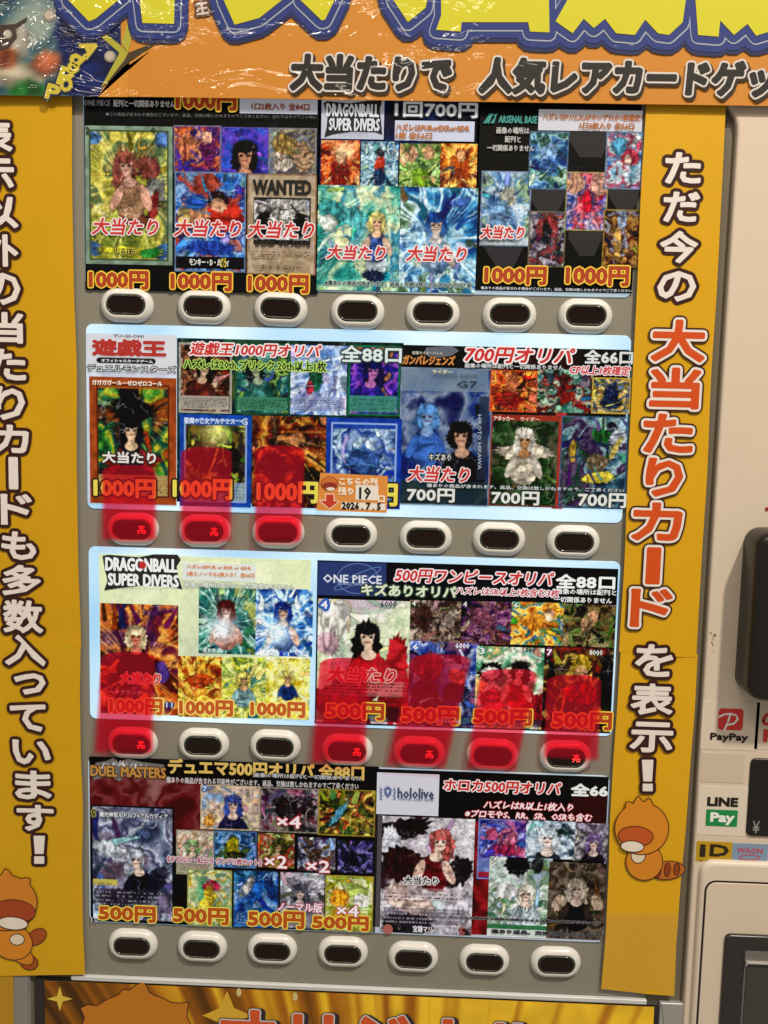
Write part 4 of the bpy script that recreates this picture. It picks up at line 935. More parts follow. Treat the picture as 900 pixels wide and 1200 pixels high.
cards(J, k, [
 ('maroon and white', (448.5, 956, 552, 1096.5), ['#b8b4b8', '#d0ccd0', '#a8a0a8', '#c8c0c4', '#403034'],
  dict(strokes_n=22, blobs=[(.2, .12, .3, .1, '#2c2024', -15), (.1, .25, .12, .16, '#c4c4cc'), (.25, .42, .24, .15, '#3c2024', 20), (.84, .47, .14, .13, '#2c2428', 20), (.2, .68, .16, .1, '#d4b8ac', 30), (.45, .80, .17, .12, '#d8c0b4', 30), (.85, .75, .16, .16, '#c8c4cc'), (.3, .93, .3, .1, '#2c2830')], fig=[(.63, .19, .145, '#b05c58', '#e0c4b4', '#6c2028', .95, -.05, '#d8b8a8')],
       boxes=[(.05, .61, .9, .72, '#c8b8b8', .4), (.05, .78, .9, .92, '#4c4450', .45)], rules=[(.05, .64, .9, .73, '#302428', 3, .5), (.05, .78, .9, .92, '#c8c0c8', 4, .45)])),
 ('violet blue and pink', (561, 959, 616.5, 1032), ['#2c3078', '#5c6cb8', '#a8a8d8', '#4c3c8c', '#c87898'], dict(strokes_n=34, frame=('#8088b8', 2), blobs=[(.6, .3, .2, .15, '#c07088'), (.3, .26, .12, .1, '#b05878'), (.6, .5, .26, .1, '#a03858')], boxes=[(.02, .65, .98, .9, '#8090c0', .7), (.02, .88, .6, .97, '#a03038', .9)])),
 ('silver blue', (617, 961, 673.5, 1007.5), ['#7c94a8', '#b8c8d0', '#d4dce0', '#90a0b0', '#34404c'], dict(strokes_n=24, blobs=[], fig=[(.44, .42, .24, '#ccd8e0', '#e4d0c4', '#30343c', 1.0)])),
 ('purple grey', (674.5, 964, 711, 1010), ['#6c6474', '#a098a8', '#4c4450', '#8c8c88', '#b8b0b4'], dict(strokes_n=18, blobs=[], fig=[(.58, .48, .28, '#7c6890', '#d0b8b0', '#2c2430', 1.0)])),
 ('white and green', (574, 1003.5, 643.5, 1100), ['#b0c0b8', '#d0d4d0', '#98b098', '#c8ccc8', '#6c8468', '#a8b8c8'], dict(strokes_n=40, blobs=[(.45, .1, .2, .12, '#1c1c20', 20), (.75, .1, .1, .1, '#2c2c30'), (.28, .42, .18, .1, '#e0e0dc')], fig=[(.6, .44, .15, '#d4ccbc', '#dcc0b0', '#b8c4c8', 1.1)], boxes=[(.0, .84, 1, .9, '#2c6c40', .85), (.0, .9, 1, 1, '#d0d4d0', .8)])),
 ('dark grey and beige', (644, 1009.5, 706.5, 1102), ['#2c2824', '#54483c', '#74685c', '#3c342c', '#605040'], dict(strokes_n=30, blobs=[(.2, .52, .12, .1, '#ac9884', 30), (.86, .52, .1, .1, '#a89480', -30)], fig=[(.5, .33, .20, '#a89c8c', '#c8b4a4', '#1c1a1a', 1.3, 0, '#3c3430')])),
], D1)
panel(J, 'logo_box', [(442, 905, 513.5, 956.5)], DT - .0007, k, '#d0d0d8')
mb = MB(); CB = mat('#5c6c94', k)
poly_px(mb, [(450, 924), (454.5, 921), (459, 924.5), (458.5, 931), (454.3, 935.5), (450.5, 930.5)], DT, CB)
for s in (-1, 1):
    for q in range(4):
        a = 454.4 + s * (7.2 + (q % 2) * .6); y = 923 + q * 3.6
        poly_px(mb, [(a - s * 1.8, y + 3.2), (a + s * 2.2, y - 1.5), (a + s * .8, y + 3.6)], DT, CB)
poly_px(mb, [(452.6, 925.8), (456.4, 926), (454.4, 931)], DT + .0001, mat('#d0d0d8', k))
mb.build('logo_emblem', J)
write(J, 'lettering', DT, [
 ('hololive', (466.5, 923, 508, 936.5), [(.45, '#34405c')], dict(res=1, name='logo_lettering')),
 ('OFFICIAL CARD GAME', (466.5, 934.8, 508, 939), [(.1, '#5c6c94')], TINY),
 ('ホロカ500円オリパ', (520.5, 913, 657, 931.5), [(1.8, '#f0e4e0'), (.6, RED)], dict(shear=.1, name='title_lettering')),
 ('全66', (670, 918.5, 711.5, 933.5), [(.8, '#e8e8e4')], dict(name='title_lettering')),
 ('ハズレはR以上1枚入り', (567, 938, 671.5, 951), [(1.0, '#b82c34'), (.25, '#f0e8e8')], dict(shear=.2, res=1)),
 ('※プロモやS、RR、SR、OSRも含む', (545.5, 948.5, 693.5, 963), [(1.0, '#b82c34'), (.25, '#f0e8e8')], dict(shear=.2, res=1)),
 ('大当たり', (473.5, 1026.5, 513.5, 1037.5), [(1.4, '#e8e4e0'), (.3, '#181414')], dict(name='prize_lettering', res=1)),
 ('宝鐘マリン', (484, 1084.5, 512.5, 1093), [(1.0, '#382c30'), (.15, '#ece8e8')], TINY), ('5', (538, 1087, 545, 1096), [(.3, '#a84c44')], TINY),
 ('カードの入荷状況と実際の店頭のものとは異なる場合がございます', (526, 1073.5, 704, 1083), [(1.0, '#787474'), (.15, '#141212')], TINY),
 ('傷あり返品、交換は致しかねます', (576, 1089, 703, 1098.5), [(.9, '#686868'), (.15, '#181616')], TINY),
 ('パリ', (605, 1062, 620, 1070), [(.2, '#303438')], TINY),
], k)
mb = MB(); poly_px(mb, [(454.5 + 6 * math.cos(a * .5236), 1089 + 6 * math.sin(a * .5236)) for a in range(12)][::-1], DT - .0004, mat('#a85c50', k)); mb.build('card_seal', J)

# ---------------- remaining-count note
l, t, r, b = rect(372, 556, 454, 600, .004)
tg = thing('stock_note', 'small orange note with a red arrow and handwritten 19, taped over the second row', 'note', (l + r) / 2, b, .004)
mb = MB()
q = [(375.5, 554), (454.5, 558), (453, 601), (371, 598)]
x, z = U([p[0] for p in q], [p[1] for p in q], .004); P = np.stack([x, z], 1)[::-1]
slab(mb, P, .0034, .0042, mat('#d8883c', .1, rough=.5, mottle=.03)); mb.build('paper', tg)
mb = MB()
for q in ([(417, 568), (443.5, 569.2), (443, 586.5), (416.5, 585.5)], [(400, 588), (452, 590.5), (451.5, 598), (399.5, 596)]): poly_px(mb, q[::-1], .0044, mat('#e4d8c4', .1))
mb.build('writing_field', tg)
mb = MB(); ar = [(382, 579.5), (391, 579.5), (391, 587), (396.5, 588), (386, 596), (375, 586.5), (382, 587)]
A_ = np.array(ar); 
X, Z = U(A_[:, 0], A_[:, 1], .0043); E2 = np.stack([np.arange(7), np.roll(np.arange(7), -1)], 1)
strokes(mb, np.stack([X, Z], 1), E2, .9 * PX, .0043, mat('#f0d8b8'), True)
mb.add(np.stack([X, np.full(7, -.00436), Z], 1), [tuple(range(7))[::-1]], mat('#c03820')); mb.build('arrow', tg)
mb = MB()                                       # plain round patch in the corner
for (cx, cy, rx, ry, c, dd) in ((386, 567, 10.5, 9, '#8c3c1c', .0043), (386, 566.5, 9.2, 7.8, '#c86c2c', .0044), (386, 569, 8.4, 4.0, '#8c2c1c', .0045), (387.5, 573, 5, 2.2, '#e0d0bc', .0046)):
    poly_px(mb, [(cx + rx * math.cos(a * .4488), cy + ry * math.sin(a * .4488)) for a in range(14)][::-1], dd, mat(c))
mb.build('round_patch', tg)
for body, box, lay in (('こちらの列', (398, 559.5, 442, 569.5), [(.5, '#f0d8b8')]), ('残り', (396.5, 571, 414, 580.5), [(.5, '#f0d8b8')]), ('口', (443.5, 581, 450.5, 588.5), [(.6, '#f0d8b8')]),
                       ('19', (421.5, 571, 434, 585), [(.5, '#201c18')]), ('2026 . 7 . 5', (401, 588.5, 446, 597.5), [(.6, '#201c18')])):
    mb = MB(); letter(mb, body, box, .0047, lay, res=1); mb.build('handwriting' if body[0] in '12' else 'lettering', tg)

# ================================================================== POSTERS
FILM = (0.034, 1.25)
YEL = '#d29a0e'
def poster_sheet(name, th, pts, d, c, film=None, coat=.25, bow=0.0, rows=24, mottle=.04):
    """thin paper with a slightly uneven surface; pts = TL TR BR BL in photo px"""
    mb = MB(); n = 10
    V = []; 
    rs = np.random.default_rng(abs(len(name) + int(pts[0][0] * 3)))
    wob = vnoise(rows + 1, n + 1, 5, rs) - .5
    for j in range(rows + 1):
        for i in range(n + 1):
            s, t_ = i / n, j / rows
            a = np.array(pts[0]) * (1 - s) + np.array(pts[1]) * s; b_ = np.array(pts[3]) * (1 - s) + np.array(pts[2]) * s
            p_ = a * (1 - t_) + b_ * t_; dd = d + bow * wob[j, i]
            if i in (0, n): p_ = p_ + np.array([2.4 * wob[j, i], 0])
            if j == rows: p_ = p_ + np.array([0, 2.2 * wob[j, i]])
            x, z = U(p_[0], p_[1], d); V.append((float(x), -dd, float(z)))
    Fs = [((j + 1) * (n + 1) + i, (j + 1) * (n + 1) + i + 1, j * (n + 1) + i + 1, j * (n + 1) + i) for j in range(rows) for i in range(n)]
    m = mat(c, rough=.42, coat=coat * .6, film=(.0032, .45), mottle=.09)
    mb.add(V, Fs, m, True)
    per = [i for i in range(n + 1)] + [j * (n + 1) + n for j in range(1, rows + 1)] + [rows * (n + 1) + i for i in range(n - 1, -1, -1)] + [j * (n + 1) for j in range(rows - 1, 0, -1)]
    Vp = [V[i] for i in per]; q = len(per)
    mb.add(Vp + [(v[0], v[1] + .0006, v[2]) for v in Vp], [(i, (i + 1) % q, q + (i + 1) % q, q + i) for i in range(q)], m)
    return mb.build(name, th)
def blob_mb(mb, cx, cy, rx, ry, c, d, rot=0, n=28, wob=0.0, ph=0.0, **mk):
    ca, sa = math.cos(math.radians(rot)), math.sin(math.radians(rot)); pts = []
    for i in range(n):
        a = -2 * math.pi * i / n; w = 1 + wob * math.sin(3 * a + ph)
        x, y = rx * w * math.cos(a), ry * w * math.sin(a)
        pts.append((cx + x * ca - y * sa, cy + x * sa + y * ca))
    X, Z = U([p[0] for p in pts], [p[1] for p in pts], d)
    strokes(mb, np.stack([X, Z], 1), np.stack([np.arange(n), np.roll(np.arange(n), -1)], 1), 1.1 * PX, d, mat('#3c1c14', **mk), True)
    mb.add(np.stack([X, np.full(n, -(d + .00006)), Z], 1), [tuple(range(n))], mat(c, **mk))
def tuft_mb(mb, cx, cy, rx, ry, c, d, spikes=((-118, .22), (-97, .30), (-76, .26)), **mk):
    pts = []; n = 60
    for i in range(n):
        a = -360 * i / n; r = 1.0
        for sa, h in spikes:
            da = abs((a - sa + 180) % 360 - 180)
            if da < 9: r += h * (1 - da / 9)
        pts.append((cx + rx * r * math.cos(math.radians(a)), cy + ry * r * math.sin(math.radians(a))))
    X, Z = U([p[0] for p in pts], [p[1] for p in pts], d)
    strokes(mb, np.stack([X, Z], 1), np.stack([np.arange(n), np.roll(np.arange(n), -1)], 1), 1.2 * PX, d, mat('#3c1c14', **mk), True)
    mb.add(np.stack([X, np.full(n, -(d + .00006)), Z], 1), [tuple(range(n))], mat(c, **mk))
mk_p = dict(rough=.45, coat=.1)
# right poster
x, z = U(748, 1160, .003)
RP = thing('side_poster', 'tall yellow poster of white and red Japanese lettering right of the product rows', 'poster', float(x), float(z), .003, 'tall yellow side posters')
poster_sheet('poster_paper', RP, [(757, 118), (851.5, 118), (817, 771), (726.5, 765)], .0046, YEL, coat=.2, bow=.0006)
poster_sheet('poster_paper', RP, [(727, 762), (817.5, 767), (789, 1166), (705.5, 1160)], .0040, '#d49c10', coat=.2, bow=.0010)
mb = MB()
BRN = '#34140f'; PW = '#e2d3c2'; ORD = '#cc4a14'
def bang(mb, x0, y0, x1, y1, d):
    w = x1 - x0
    for P in ([(x0 + 5, y0 + 5), (x1 - 5, y0 + 5), (x1 - 6.5, y1 - 16), (x0 + 6.5, y1 - 16)], [(x0 + 5.8, y1 - 12), (x1 - 5.8, y1 - 12), (x1 - 5.8, y1 - 4.5), (x0 + 5.8, y1 - 4.5)]):
        X, Z = U([p[0] for p in P], [p[1] for p in P], d); Q = np.stack([X, Z], 1); Ee = np.array([(0, 1), (1, 2), (2, 3), (3, 0)])
        for w_, c_, dd in ((4.6, BRN, d), (.7, PW, d + .0001)):
            strokes(mb, Q, Ee, w_ * PX, dd, mat(c_, **mk_p)); mb.add(np.stack([X, np.full(4, -dd - .00005), Z], 1), [(0, 1, 2, 3)], mat(c_, **mk_p))
def vert(mb, seq, style, d=.0054):
    for ch, x0, y0, x1, y1 in seq:
        if ch == '!': bang(mb, x0, y0, x1, y1, d); continue
        if style == 'w': letter(mb, ch, (x0 + 4.6, y0 + 4.6, x1 - 4.6, y1 - 4.6), d, [(5.2, BRN), (1.35, PW)], **mk_p)
        else: letter(mb, ch, (x0 + 5.5, y0 + 5, x1 - 5.5, y1 - 5), d, [(6.6, BRN), (4.6, PW), (1.9, ORD)], **mk_p)
vert(mb, [('た', 777, 175, 824, 219), ('だ', 775, 221, 822, 264), ('今', 771, 267, 820, 312), ('の', 768, 314, 818, 357)], 'w')
vert(mb, [('大', 761, 371, 829, 428), ('当', 759, 427, 823, 483), ('た', 751, 481, 815, 535), ('り', 754, 533, 803, 586), ('カ', 738, 585, 802, 638), ('ド', 736, 686, 790, 739)], 'r', d=.0060)
letter(mb, 'l', (760, 643, 771, 683), .0060, [(6.6, BRN), (4.6, PW), (1.9, ORD)], **mk_p)
vert(mb, [('を', 742, 751, 791, 797), ('表', 737, 797, 791, 842), ('示', 736, 842, 791, 886), ('!', 748, 886, 770, 931)], 'w', d=.0056)
mb.build('poster_lettering', RP)
mb = MB()                                       # plain orange and brown shapes at the foot
blob_mb(mb, 782, 1020, 20, 10, '#b8641c', .0052, -5, **mk_p)
for q in range(3): blob_mb(mb, 771 + q * 11, 1020 - q * .6, 3.0, 8.5 - q, '#8c3c14', .0053, 5, **mk_p)
blob_mb(mb, 755, 1010, 21, 21, '#cc7c1c', .0055, 0, **mk_p); blob_mb(mb, 748, 1002, 8, 9, '#d8c4a4', .0057, 10, **mk_p)
tuft_mb(mb, 752, 971, 31, 30, '#cf7f1a', .0059, **mk_p)
blob_mb(mb, 745, 980, 20, 11, '#b8501c', .0064, 4, **mk_p); blob_mb(mb, 741, 992, 13, 6, '#e2d0b4', .0067, 4, **mk_p)
mb.build('printed_patch', RP)
# clear film over the foot of the poster
FM = bpy.data.materials.new('clear_film'); nt = FM.node_tree if FM.use_nodes else None
FM.use_nodes = True; nt = FM.node_tree; nt.nodes.clear()
out = nt.nodes.new('ShaderNodeOutputMaterial'); tr = nt.nodes.new('ShaderNodeBsdfTransparent'); gl = nt.nodes.new('ShaderNodeBsdfGlossy'); mx = nt.nodes.new('ShaderNodeMixShader')
gl.inputs['Roughness'].default_value = .08; mx.inputs[0].default_value = .09
n_ = nt.nodes.new('ShaderNodeTexNoise'); n_.inputs['Scale'].default_value = 30; g_ = nt.nodes.new('ShaderNodeNewGeometry'); bp = nt.nodes.new('ShaderNodeBump'); bp.inputs['Distance'].default_value = .004
nt.links.new(g_.outputs['Position'], n_.inputs['Vector']); nt.links.new(n_.outputs[0], bp.inputs['Height']); nt.links.new(bp.outputs[0], gl.inputs['Normal'])
nt.links.new(tr.outputs[0], mx.inputs[1]); nt.links.new(gl.outputs[0], mx.inputs[2]); nt.links.new(mx.outputs[0], out.inputs[0])
mb = MB(); V = []; n = 12; rows = 10
for j in range(rows + 1):
    for i in range(n + 1):
        s, t_ = i / n, j / rows
        px = (709 - 4 * t_) * (1 - s) + (797 - 4 * t_) * s; py = 1070 + (1163 + 5 * math.sin(s * 7) + 6 * s - 1070) * t_
        dd = .0072 + .0025 * t_ * math.sin(s * 5 + 1); X, Z = U(px, py, .0072); V.append((float(X), -dd, float(Z)))
mb.add(V, [((j + 1) * (n + 1) + i, (j + 1) * (n + 1) + i + 1, j * (n + 1) + i + 1, j * (n + 1) + i) for j in range(rows) for i in range(n)], FM, True)
mb.build('clear_film', RP)
# left poster
x, z = U(48, 1142, .003)
LP = thing('side_poster', 'tall yellow poster of white Japanese lettering left of the product rows', 'poster', float(x), float(z), .003, 'tall yellow side posters')
poster_sheet('poster_paper', LP, [(-60, 108), (83.5, 112), (94, 758), (-60, 752)], .0042, '#cb950a', coat=.2, bow=.0006)
poster_sheet('poster_paper', LP, [(-60, 747), (93.5, 753), (98.5, 1141), (-60, 1147)], .0048, '#ca970c', coat=.2, bow=.0008)
mb = MB()
vert(mb, [('表', -33, 137, 18, 182), ('示', -32, 182, 20, 227), ('以', -28, 227, 25, 271), ('外', -26, 271, 25, 316), ('の', -24, 316, 27.5, 361), ('当', -20, 362, 31, 406), ('た', -19, 405, 34, 450), ('り', -10, 449, 33, 496),
          ('カ', -12, 494, 37.5, 535), ('ド', -3, 575, 41, 619), ('も', -2, 619, 46, 660), ('多', -1, 658, 51.5, 702), ('数', 0, 699, 54, 746)], 'w', d=.0052)
letter(mb, 'l', (11.5, 537, 20, 572), .0052, [(5.2, BRN), (1.6, PW)], **mk_p)
vert(mb, [('入', 2, 740, 57, 784), ('っ', 13, 785, 57, 818), ('て', 8, 821, 57, 861), ('い', 11, 863, 63, 900), ('ま', 14, 899, 64, 941), ('す', 16, 939, 66.5, 978), ('!', 35, 975, 57, 1016)], 'w', d=.0058)
mb.build('poster_lettering', LP)
mb = MB()
blob_mb(mb, 43, 1098, 12, 8, '#9c4818', .0055, -35, **mk_p); blob_mb(mb, 34, 1128, 10, 8, '#9c4818', .0055, 15, **mk_p); blob_mb(mb, 24, 1118, 17, 9, '#c87c1c', .0057, 35, **mk_p); blob_mb(mb, 14, 1104, 24, 20, '#cc7c1c', .0059, 20, **mk_p)
blob_mb(mb, 20, 1101, 8, 6, '#d8c4a4', .0061, 0, **mk_p); tuft_mb(mb, 6, 1058, 37, 32, '#c87820', .0063, spikes=((-88, .3), (-50, .22)), **mk_p); blob_mb(mb, 17, 1068, 24, 13, '#9c4018', .0067, 5, **mk_p); blob_mb(mb, 15, 1082, 17, 7, '#e0d0b8', .0070, 5, **mk_p)
mb.build('printed_patch', LP)
# yellow strip below the left poster
mb = MB(); q = [(-60, 1135), (15.5, 1143), (17.5, 1330), (-60, 1330)]
X, Z = U([p[0] for p in q], [p[1] for p in q], .0035); slab(mb, np.stack([X, Z], 1)[::-1], .0032, .0038, mat('#b08018', rough=.45, coat=.2, mottle=.04))
tag(mb.build('paper_strip'), 'plain yellow paper strip under the left side poster at the lower corner', 'paper strip')

# top banner
lb, tb, rb, bb = rect(-70, -120, 960, 123.5, .010)
bb = float(U(450, 117.5, .010)[1])
BN = thing('banner', 'orange banner under wrinkled clear film with huge yellow lettering across the top', 'banner', (lb + rb) / 2, bb, .010)
FK = dict(rough=.5, coat=.9, film=FILM)
mb = MB(); n = 60; d0 = .010
OR = mat('#c67c20', mottle=.04, **FK)
Vx = np.linspace(lb, rb, n + 1); V = []; zz = np.linspace(tb, bb, 14)
for zq in zz:
    for xq in Vx: V.append((xq, -d0, zq))
mb.add(V, [((j + 1) * (n + 1) + i, (j + 1) * (n + 1) + i + 1, j * (n + 1) + i + 1, j * (n + 1) + i) for j in range(13) for i in range(n)], OR, True)
slab(mb, rrect(lb, tb, rb, bb, 0), d0 - .0012, d0 - .0001, OR); mb.build('banner_paper', BN)
nx, ny = px_size((-60, -60, 142, 114), .6)
bimg = art(nx, ny, 21, ['#2c4450', '#48646c', '#6c7c78', '#34505c', '#8c9488'], strokes_n=0, detail=0, scale=1.6, outline=0,
           blobs=[(.36, .62, .10, .12, '#9c9484'), (.40, .84, .22, .10, '#a89c84'), (.45, .97, .13, .08, '#2c6c34'), (.58, .77, .09, .09, '#a86448'), (.80, .55, .2, .22, '#142c54'), (.86, .88, .18, .2, '#18305c'), (.30, .72, .09, .08, '#8c5034')])
def soft(a, n):
    for _ in range(n):
        a = (a + np.roll(a, 1, 0) + np.roll(a, -1, 0) + np.roll(a, 1, 1) + np.roll(a, -1, 1)) / 5
    return a
BS = print_mat(0, coat=1.0, film=FILM)
picture('banner_picture', (-60, -60, 142, 113.6), d0 + .0002, soft(bimg, 5), BN, 0, coat=1.0, film=FILM)
mb = MB()
def bpoly(pts, c, dd, w=0, wc=None):
    X, Z = U([p[0] for p in pts], [p[1] for p in pts], dd); P = np.stack([X, Z], 1)
    m_ = mat(c, **FK)
    mb.add(np.stack([X, np.full(len(X), -dd), Z], 1), [tuple(range(len(X)))], m_)
bpoly([(150, 113.6), (115, 113.6), (128, 92), (175, 60), (152, 62)], '#ce8426', d0 + .0004)
bpoly([(118, 106), (145, 78), (190, 46), (150, 62), (132, 78)], '#3c2c14', d0 + .0005)
bpoly([(66, 0), (78, 0), (92, 20), (84, 16)], '#a89c2c', d0 + .0005); bpoly([(108, 34), (114, 32), (140, 52), (150, 62), (146, 70), (126, 96), (118, 103), (140, 62)], '#a89c2c', d0 + .0006)
bpoly([(142, 50), (158, 0), (166, 0), (150, 62)], '#a89c2c', d0 + .00055)
for (cx, cy, r) in ((58, 18, 7.5), (129, 66, 7), (9, 40, 5.5)):
    bpoly([(cx + r * math.cos(a * .4), cy + r * math.sin(a * .4)) for a in range(16)], '#8c8070', d0 + .0007)
    bpoly([(cx - .5 + r * .7 * math.cos(a * .4), cy - .5 + r * .7 * math.sin(a * .4)) for a in range(16)], '#b8a890', d0 + .0008)
bpoly([(-4, 30), (18, 28), (32, 20), (31, 25), (18, 34), (20, 44), (10, 56), (-4, 60)], '#3c2c24', d0 + .0006)
bpoly([(-4, 2), (8, 4), (10, 0), (-4, 0)], '#20242c', d0 + .0006)
mb.build('banner_figure_shapes', BN)
mb = MB()
for (ch, cx, cy, w, h, a) in (('A', 105, 57, 18, 17, 64), ('d', 91, 68, 13, 18, 45), ('o', 86, 79, 12, 12, 35), ('P', 77, 90, 15, 20, 18), ('O', 77.5, 99, 13, 15, 12), ('P', 62, 108, 14, 16, 15)):
    letter(mb, ch, (cx, cy, w, h), d0 + .001, [(3.2, '#16243c'), (1.2, '#c8b030')], turn=a, **FK)
mb.build('slanted_lettering', BN); mb = MB()
letter(mb, '王', (237, 10, 14, 13), d0 + .001, [(3.0, '#5c3014'), (.6, '#c8b8a8')], turn=-8, **FK)
mb.build('small_lettering', BN)
mb = MB()
HUGE = [[(72, -60), (80, 0), (104, 25), (112, 22), (146, -6), (152, -60)], [(165, -60), (163, -5), (167, 27), (204, 28), (206, -60)],
        [(250, -60), (262, 0), (275, 29), (304, 21), (338, -6), (342, -60)], [(343, -60), (352, 0), (377, 24), (381, 23), (395, -6), (398, -60)],
        [(448, -60), (461, 0), (478, 26), (499, 9), (510, -60)], [(516, -60), (517, 18), (511, 35), (540, 37), (541, 26), (619, 26), (621, 37), (644, 38), (642, -60)],
        [(655, -60), (666, -2), (651, 25), (671, 39), (684, 22), (696, 33), (709, 22), (722, 39), (744, 41), (756, 23), (771, 39), (784, 41), (800, 26), (812, -60)],
        [(817, -60), (815, 0), (818, 41), (842, 43), (844, 24), (860, 41), (876, 28), (886, 42), (905, 36), (960, -60)]]
for c, w, dd, oy in (('#14204a', 15.5, .0010, 6), ('#1a2e6c', 14.5, .0013, 2), ('#9ca0a8', 7.8, .0016, 2), ('#1a2e6c', 6.6, .0019, 1), ('#c9bd18', 0, .0022, 0)):
    for P in HUGE:
        X, Z = U([p[0] for p in P], [p[1] + oy for p in P], d0 + dd); n = len(P); Q = np.stack([X, Z], 1); m_ = mat(c, **FK)
        if w: strokes(mb, Q, np.stack([np.arange(n), np.roll(np.arange(n), -1)], 1), w * PX, d0 + dd, m_, True, .00008)
        V = np.stack([X, np.full(n, -(d0 + dd + .0001)), Z], 1)
        mb.add(V, [tuple(range(n))], m_)
mb.build('huge_lettering', BN)
mb = MB(); K1 = [(4.6, '#2c1c10', 2.5, 2.5), (4.2, '#2c1c10', 1.2, 1.2), (4.2, '#d0c4b4'), (2.2, '#1a1714')]
letter(mb, '大当たりで', (342, 65, 527, 107), d0 + .0014, K1, shear=.05, **FK)
letter(mb, '人気レアカードゲッ', (564, 69, 905, 113), d0 + .0014, K1, shear=.05, **FK)
mb.build('banner_lettering', BN)

# bottom poster
l, t, r, b = rect(52, 1152, 758, 1330, .003)
BP = thing('bottom_poster', 'gold and brown streaked poster with orange lettering below the last button row', 'poster', (l + r) / 2, b, .003)
nx, ny = px_size((52, 1146, 758, 1320), .7)
xx_, yy_ = np.meshgrid(np.linspace(0, 1, nx), np.linspace(0, 1, ny))
rg = np.random.default_rng(3); a_ = xx_ * 1.0 - (yy_ - .0) * .16 * (1 - 1.6 * xx_)
st = np.interp(np.clip(a_ * 46 + 8, 0, 79), np.arange(80), rg.random(80)) * .6 + np.interp(np.clip(a_ * 110 + 20, 0, 199), np.arange(200), rg.random(200)) * .4
base_ = np.clip(xx_ * 1.5 - .12, 0, 1)
c0 = np.array([70, 42, 12]) / 255.; c1 = np.array([158, 92, 16]) / 255.; c2 = np.array([232, 182, 40]) / 255.
q_ = np.clip(st * 1.3 - .32 + base_ * .66, 0, 1)[..., None]
im = np.where(q_ < .5, c0 + (c1 - c0) * q_ * 2, c1 + (c2 - c1) * (q_ - .5) * 2) * (.9 + .2 * fbm(ny, nx, 6, rg, 3))[..., None]
tl = rect(52, 1149, 758, 1330, .003)
b_top = float(U(52, 1150, .003)[1])
picture('poster_paper', (tl[0], min(tl[1], b2 - .0062), tl[2], tl[3]), .003, np.clip(im, .02, 1), BP, 0, back='#7c5418', world=True, coat=.2)
mb = MB()
def star(cx, cy, r, c, q=.3):
    pts = []
    for i in range(8):
        a = -math.pi / 4 * i - math.pi / 2; rr = r if i % 2 == 0 else r * q
        pts.append((cx + rr * math.cos(a), cy + rr * math.sin(a)))
    poly_px(mb, pts, .0033, mat(c, coat=.2))
star(70, 1170.5, 15, '#d8b440'); mb.build('printed_star', BP); mb = MB(); star(266, 1190, 29, '#d0a02c', .42)
for (x, y, rx, ry) in ((280, 1163, 3, 5), (346, 1168, 3, 5)):
    mb.build('printed_star' if x == 280 else 'light_fleck', BP); mb = MB()
    poly_px(mb, [(x + rx * math.cos(-a * .6283), y + ry * math.sin(-a * .6283)) for a in range(10)], .0033, mat('#c8b878'))
mb.build('light_fleck', BP)
mb = MB(); tuft_mb(mb, 160, 1222, 68, 58, '#b87018', .0034, spikes=((-142, .24), (-100, .12), (-86, .30), (-42, .20)), coat=.1); mb.build('printed_patch', BP)
mb = MB()
letter(mb, 'オリジナル', (258, 1183, 634, 1262), .0040, [(5.6, '#2c2228', 4, 1), (5.2, '#2c2228'), (4.2, '#c8c0b8'), (2.6, '#c85020')], coat=.2); mb.build('poster_lettering', BP)

# ================================================================== STICKERS on the payment side
def sticker(label, box, c, d=.0043, rad=.0006, group='payment stickers on the cream panel'):
    l, t, r, b = rect(*box, d); th = thing('payment_sticker', label, 'sticker', (l + r) / 2, b, d, group)
    mb = MB(); slab(mb, rrect(l, t, r, b, rad, 3), d - .0003, d, mat(c, rough=.35, coat=.2)); mb.build('sticker_base', th); return th
st1 = sticker('pale sticker with a red square logo and black name beside the terminal', (824, 821, 887, 880), '#d3bea2')
mb = MB(); l, t, r, b = rect(842.5, 830, 870, 856, .0045); slab(mb, rrect(l, t, r, b, .003, 5), .0043, .0046, mat('#c8342c', rough=.3))
wm = mat('#e8dccc')
def curve(mb, pts, w, d, m):
    X, Z = U([p[0] for p in pts], [p[1] for p in pts], d); n = len(pts)
    strokes(mb, np.stack([X, Z], 1), np.stack([np.arange(n - 1), np.arange(1, n)], 1), w * PX, d, m, True)
curve(mb, [(843, 840), (849, 837), (857, 836.5), (863, 838.5), (864.5, 843), (860, 848), (852, 849.5)], 1.1, .0048, wm)
curve(mb, [(856, 837), (853, 846), (849, 855.5)], 1.1, .0049, wm)
mb.build('logo_emblem', st1)
mb = MB(); letter(mb, 'PayPay', (833, 859, 876, 870.5), .0046, [(.55, '#201814')]); mb.build('logo_lettering', st1)
st2 = sticker('white sticker with black lettering above a green plate', (819.5, 920.5, 873.5, 980), '#d8c5aa')
mb = MB(); letter(mb, 'LINE', (830, 934.5, 864, 945), .0046, [(.9, '#1c1814')])
mb.build('logo_lettering', st2)
mb = MB(); l, t, r, b = rect(828, 948.5, 863.5, 969, .0046); slab(mb, rrect(l, t, r, b, .0008, 3), .0043, .0046, mat('#1c8040', rough=.3)); mb.build('green_plate', st2)
mb = MB(); letter(mb, 'Pay', (833.5, 952.5, 859.5, 966.5), .0048, [(.8, '#e8e4d8')]); mb.build('logo_lettering', st2)
st3 = sticker('small yellow sticker with big black letters below the white one', (816.5, 985.5, 857, 1010.5), '#b98e18')
mb = MB(); letter(mb, 'i', (821, 990, 826, 1003.5), .0046, [(.9, '#2c2010')]); letter(mb, 'D', (833, 990, 853, 1003.5), .0046, [(.8, '#2c2010')])
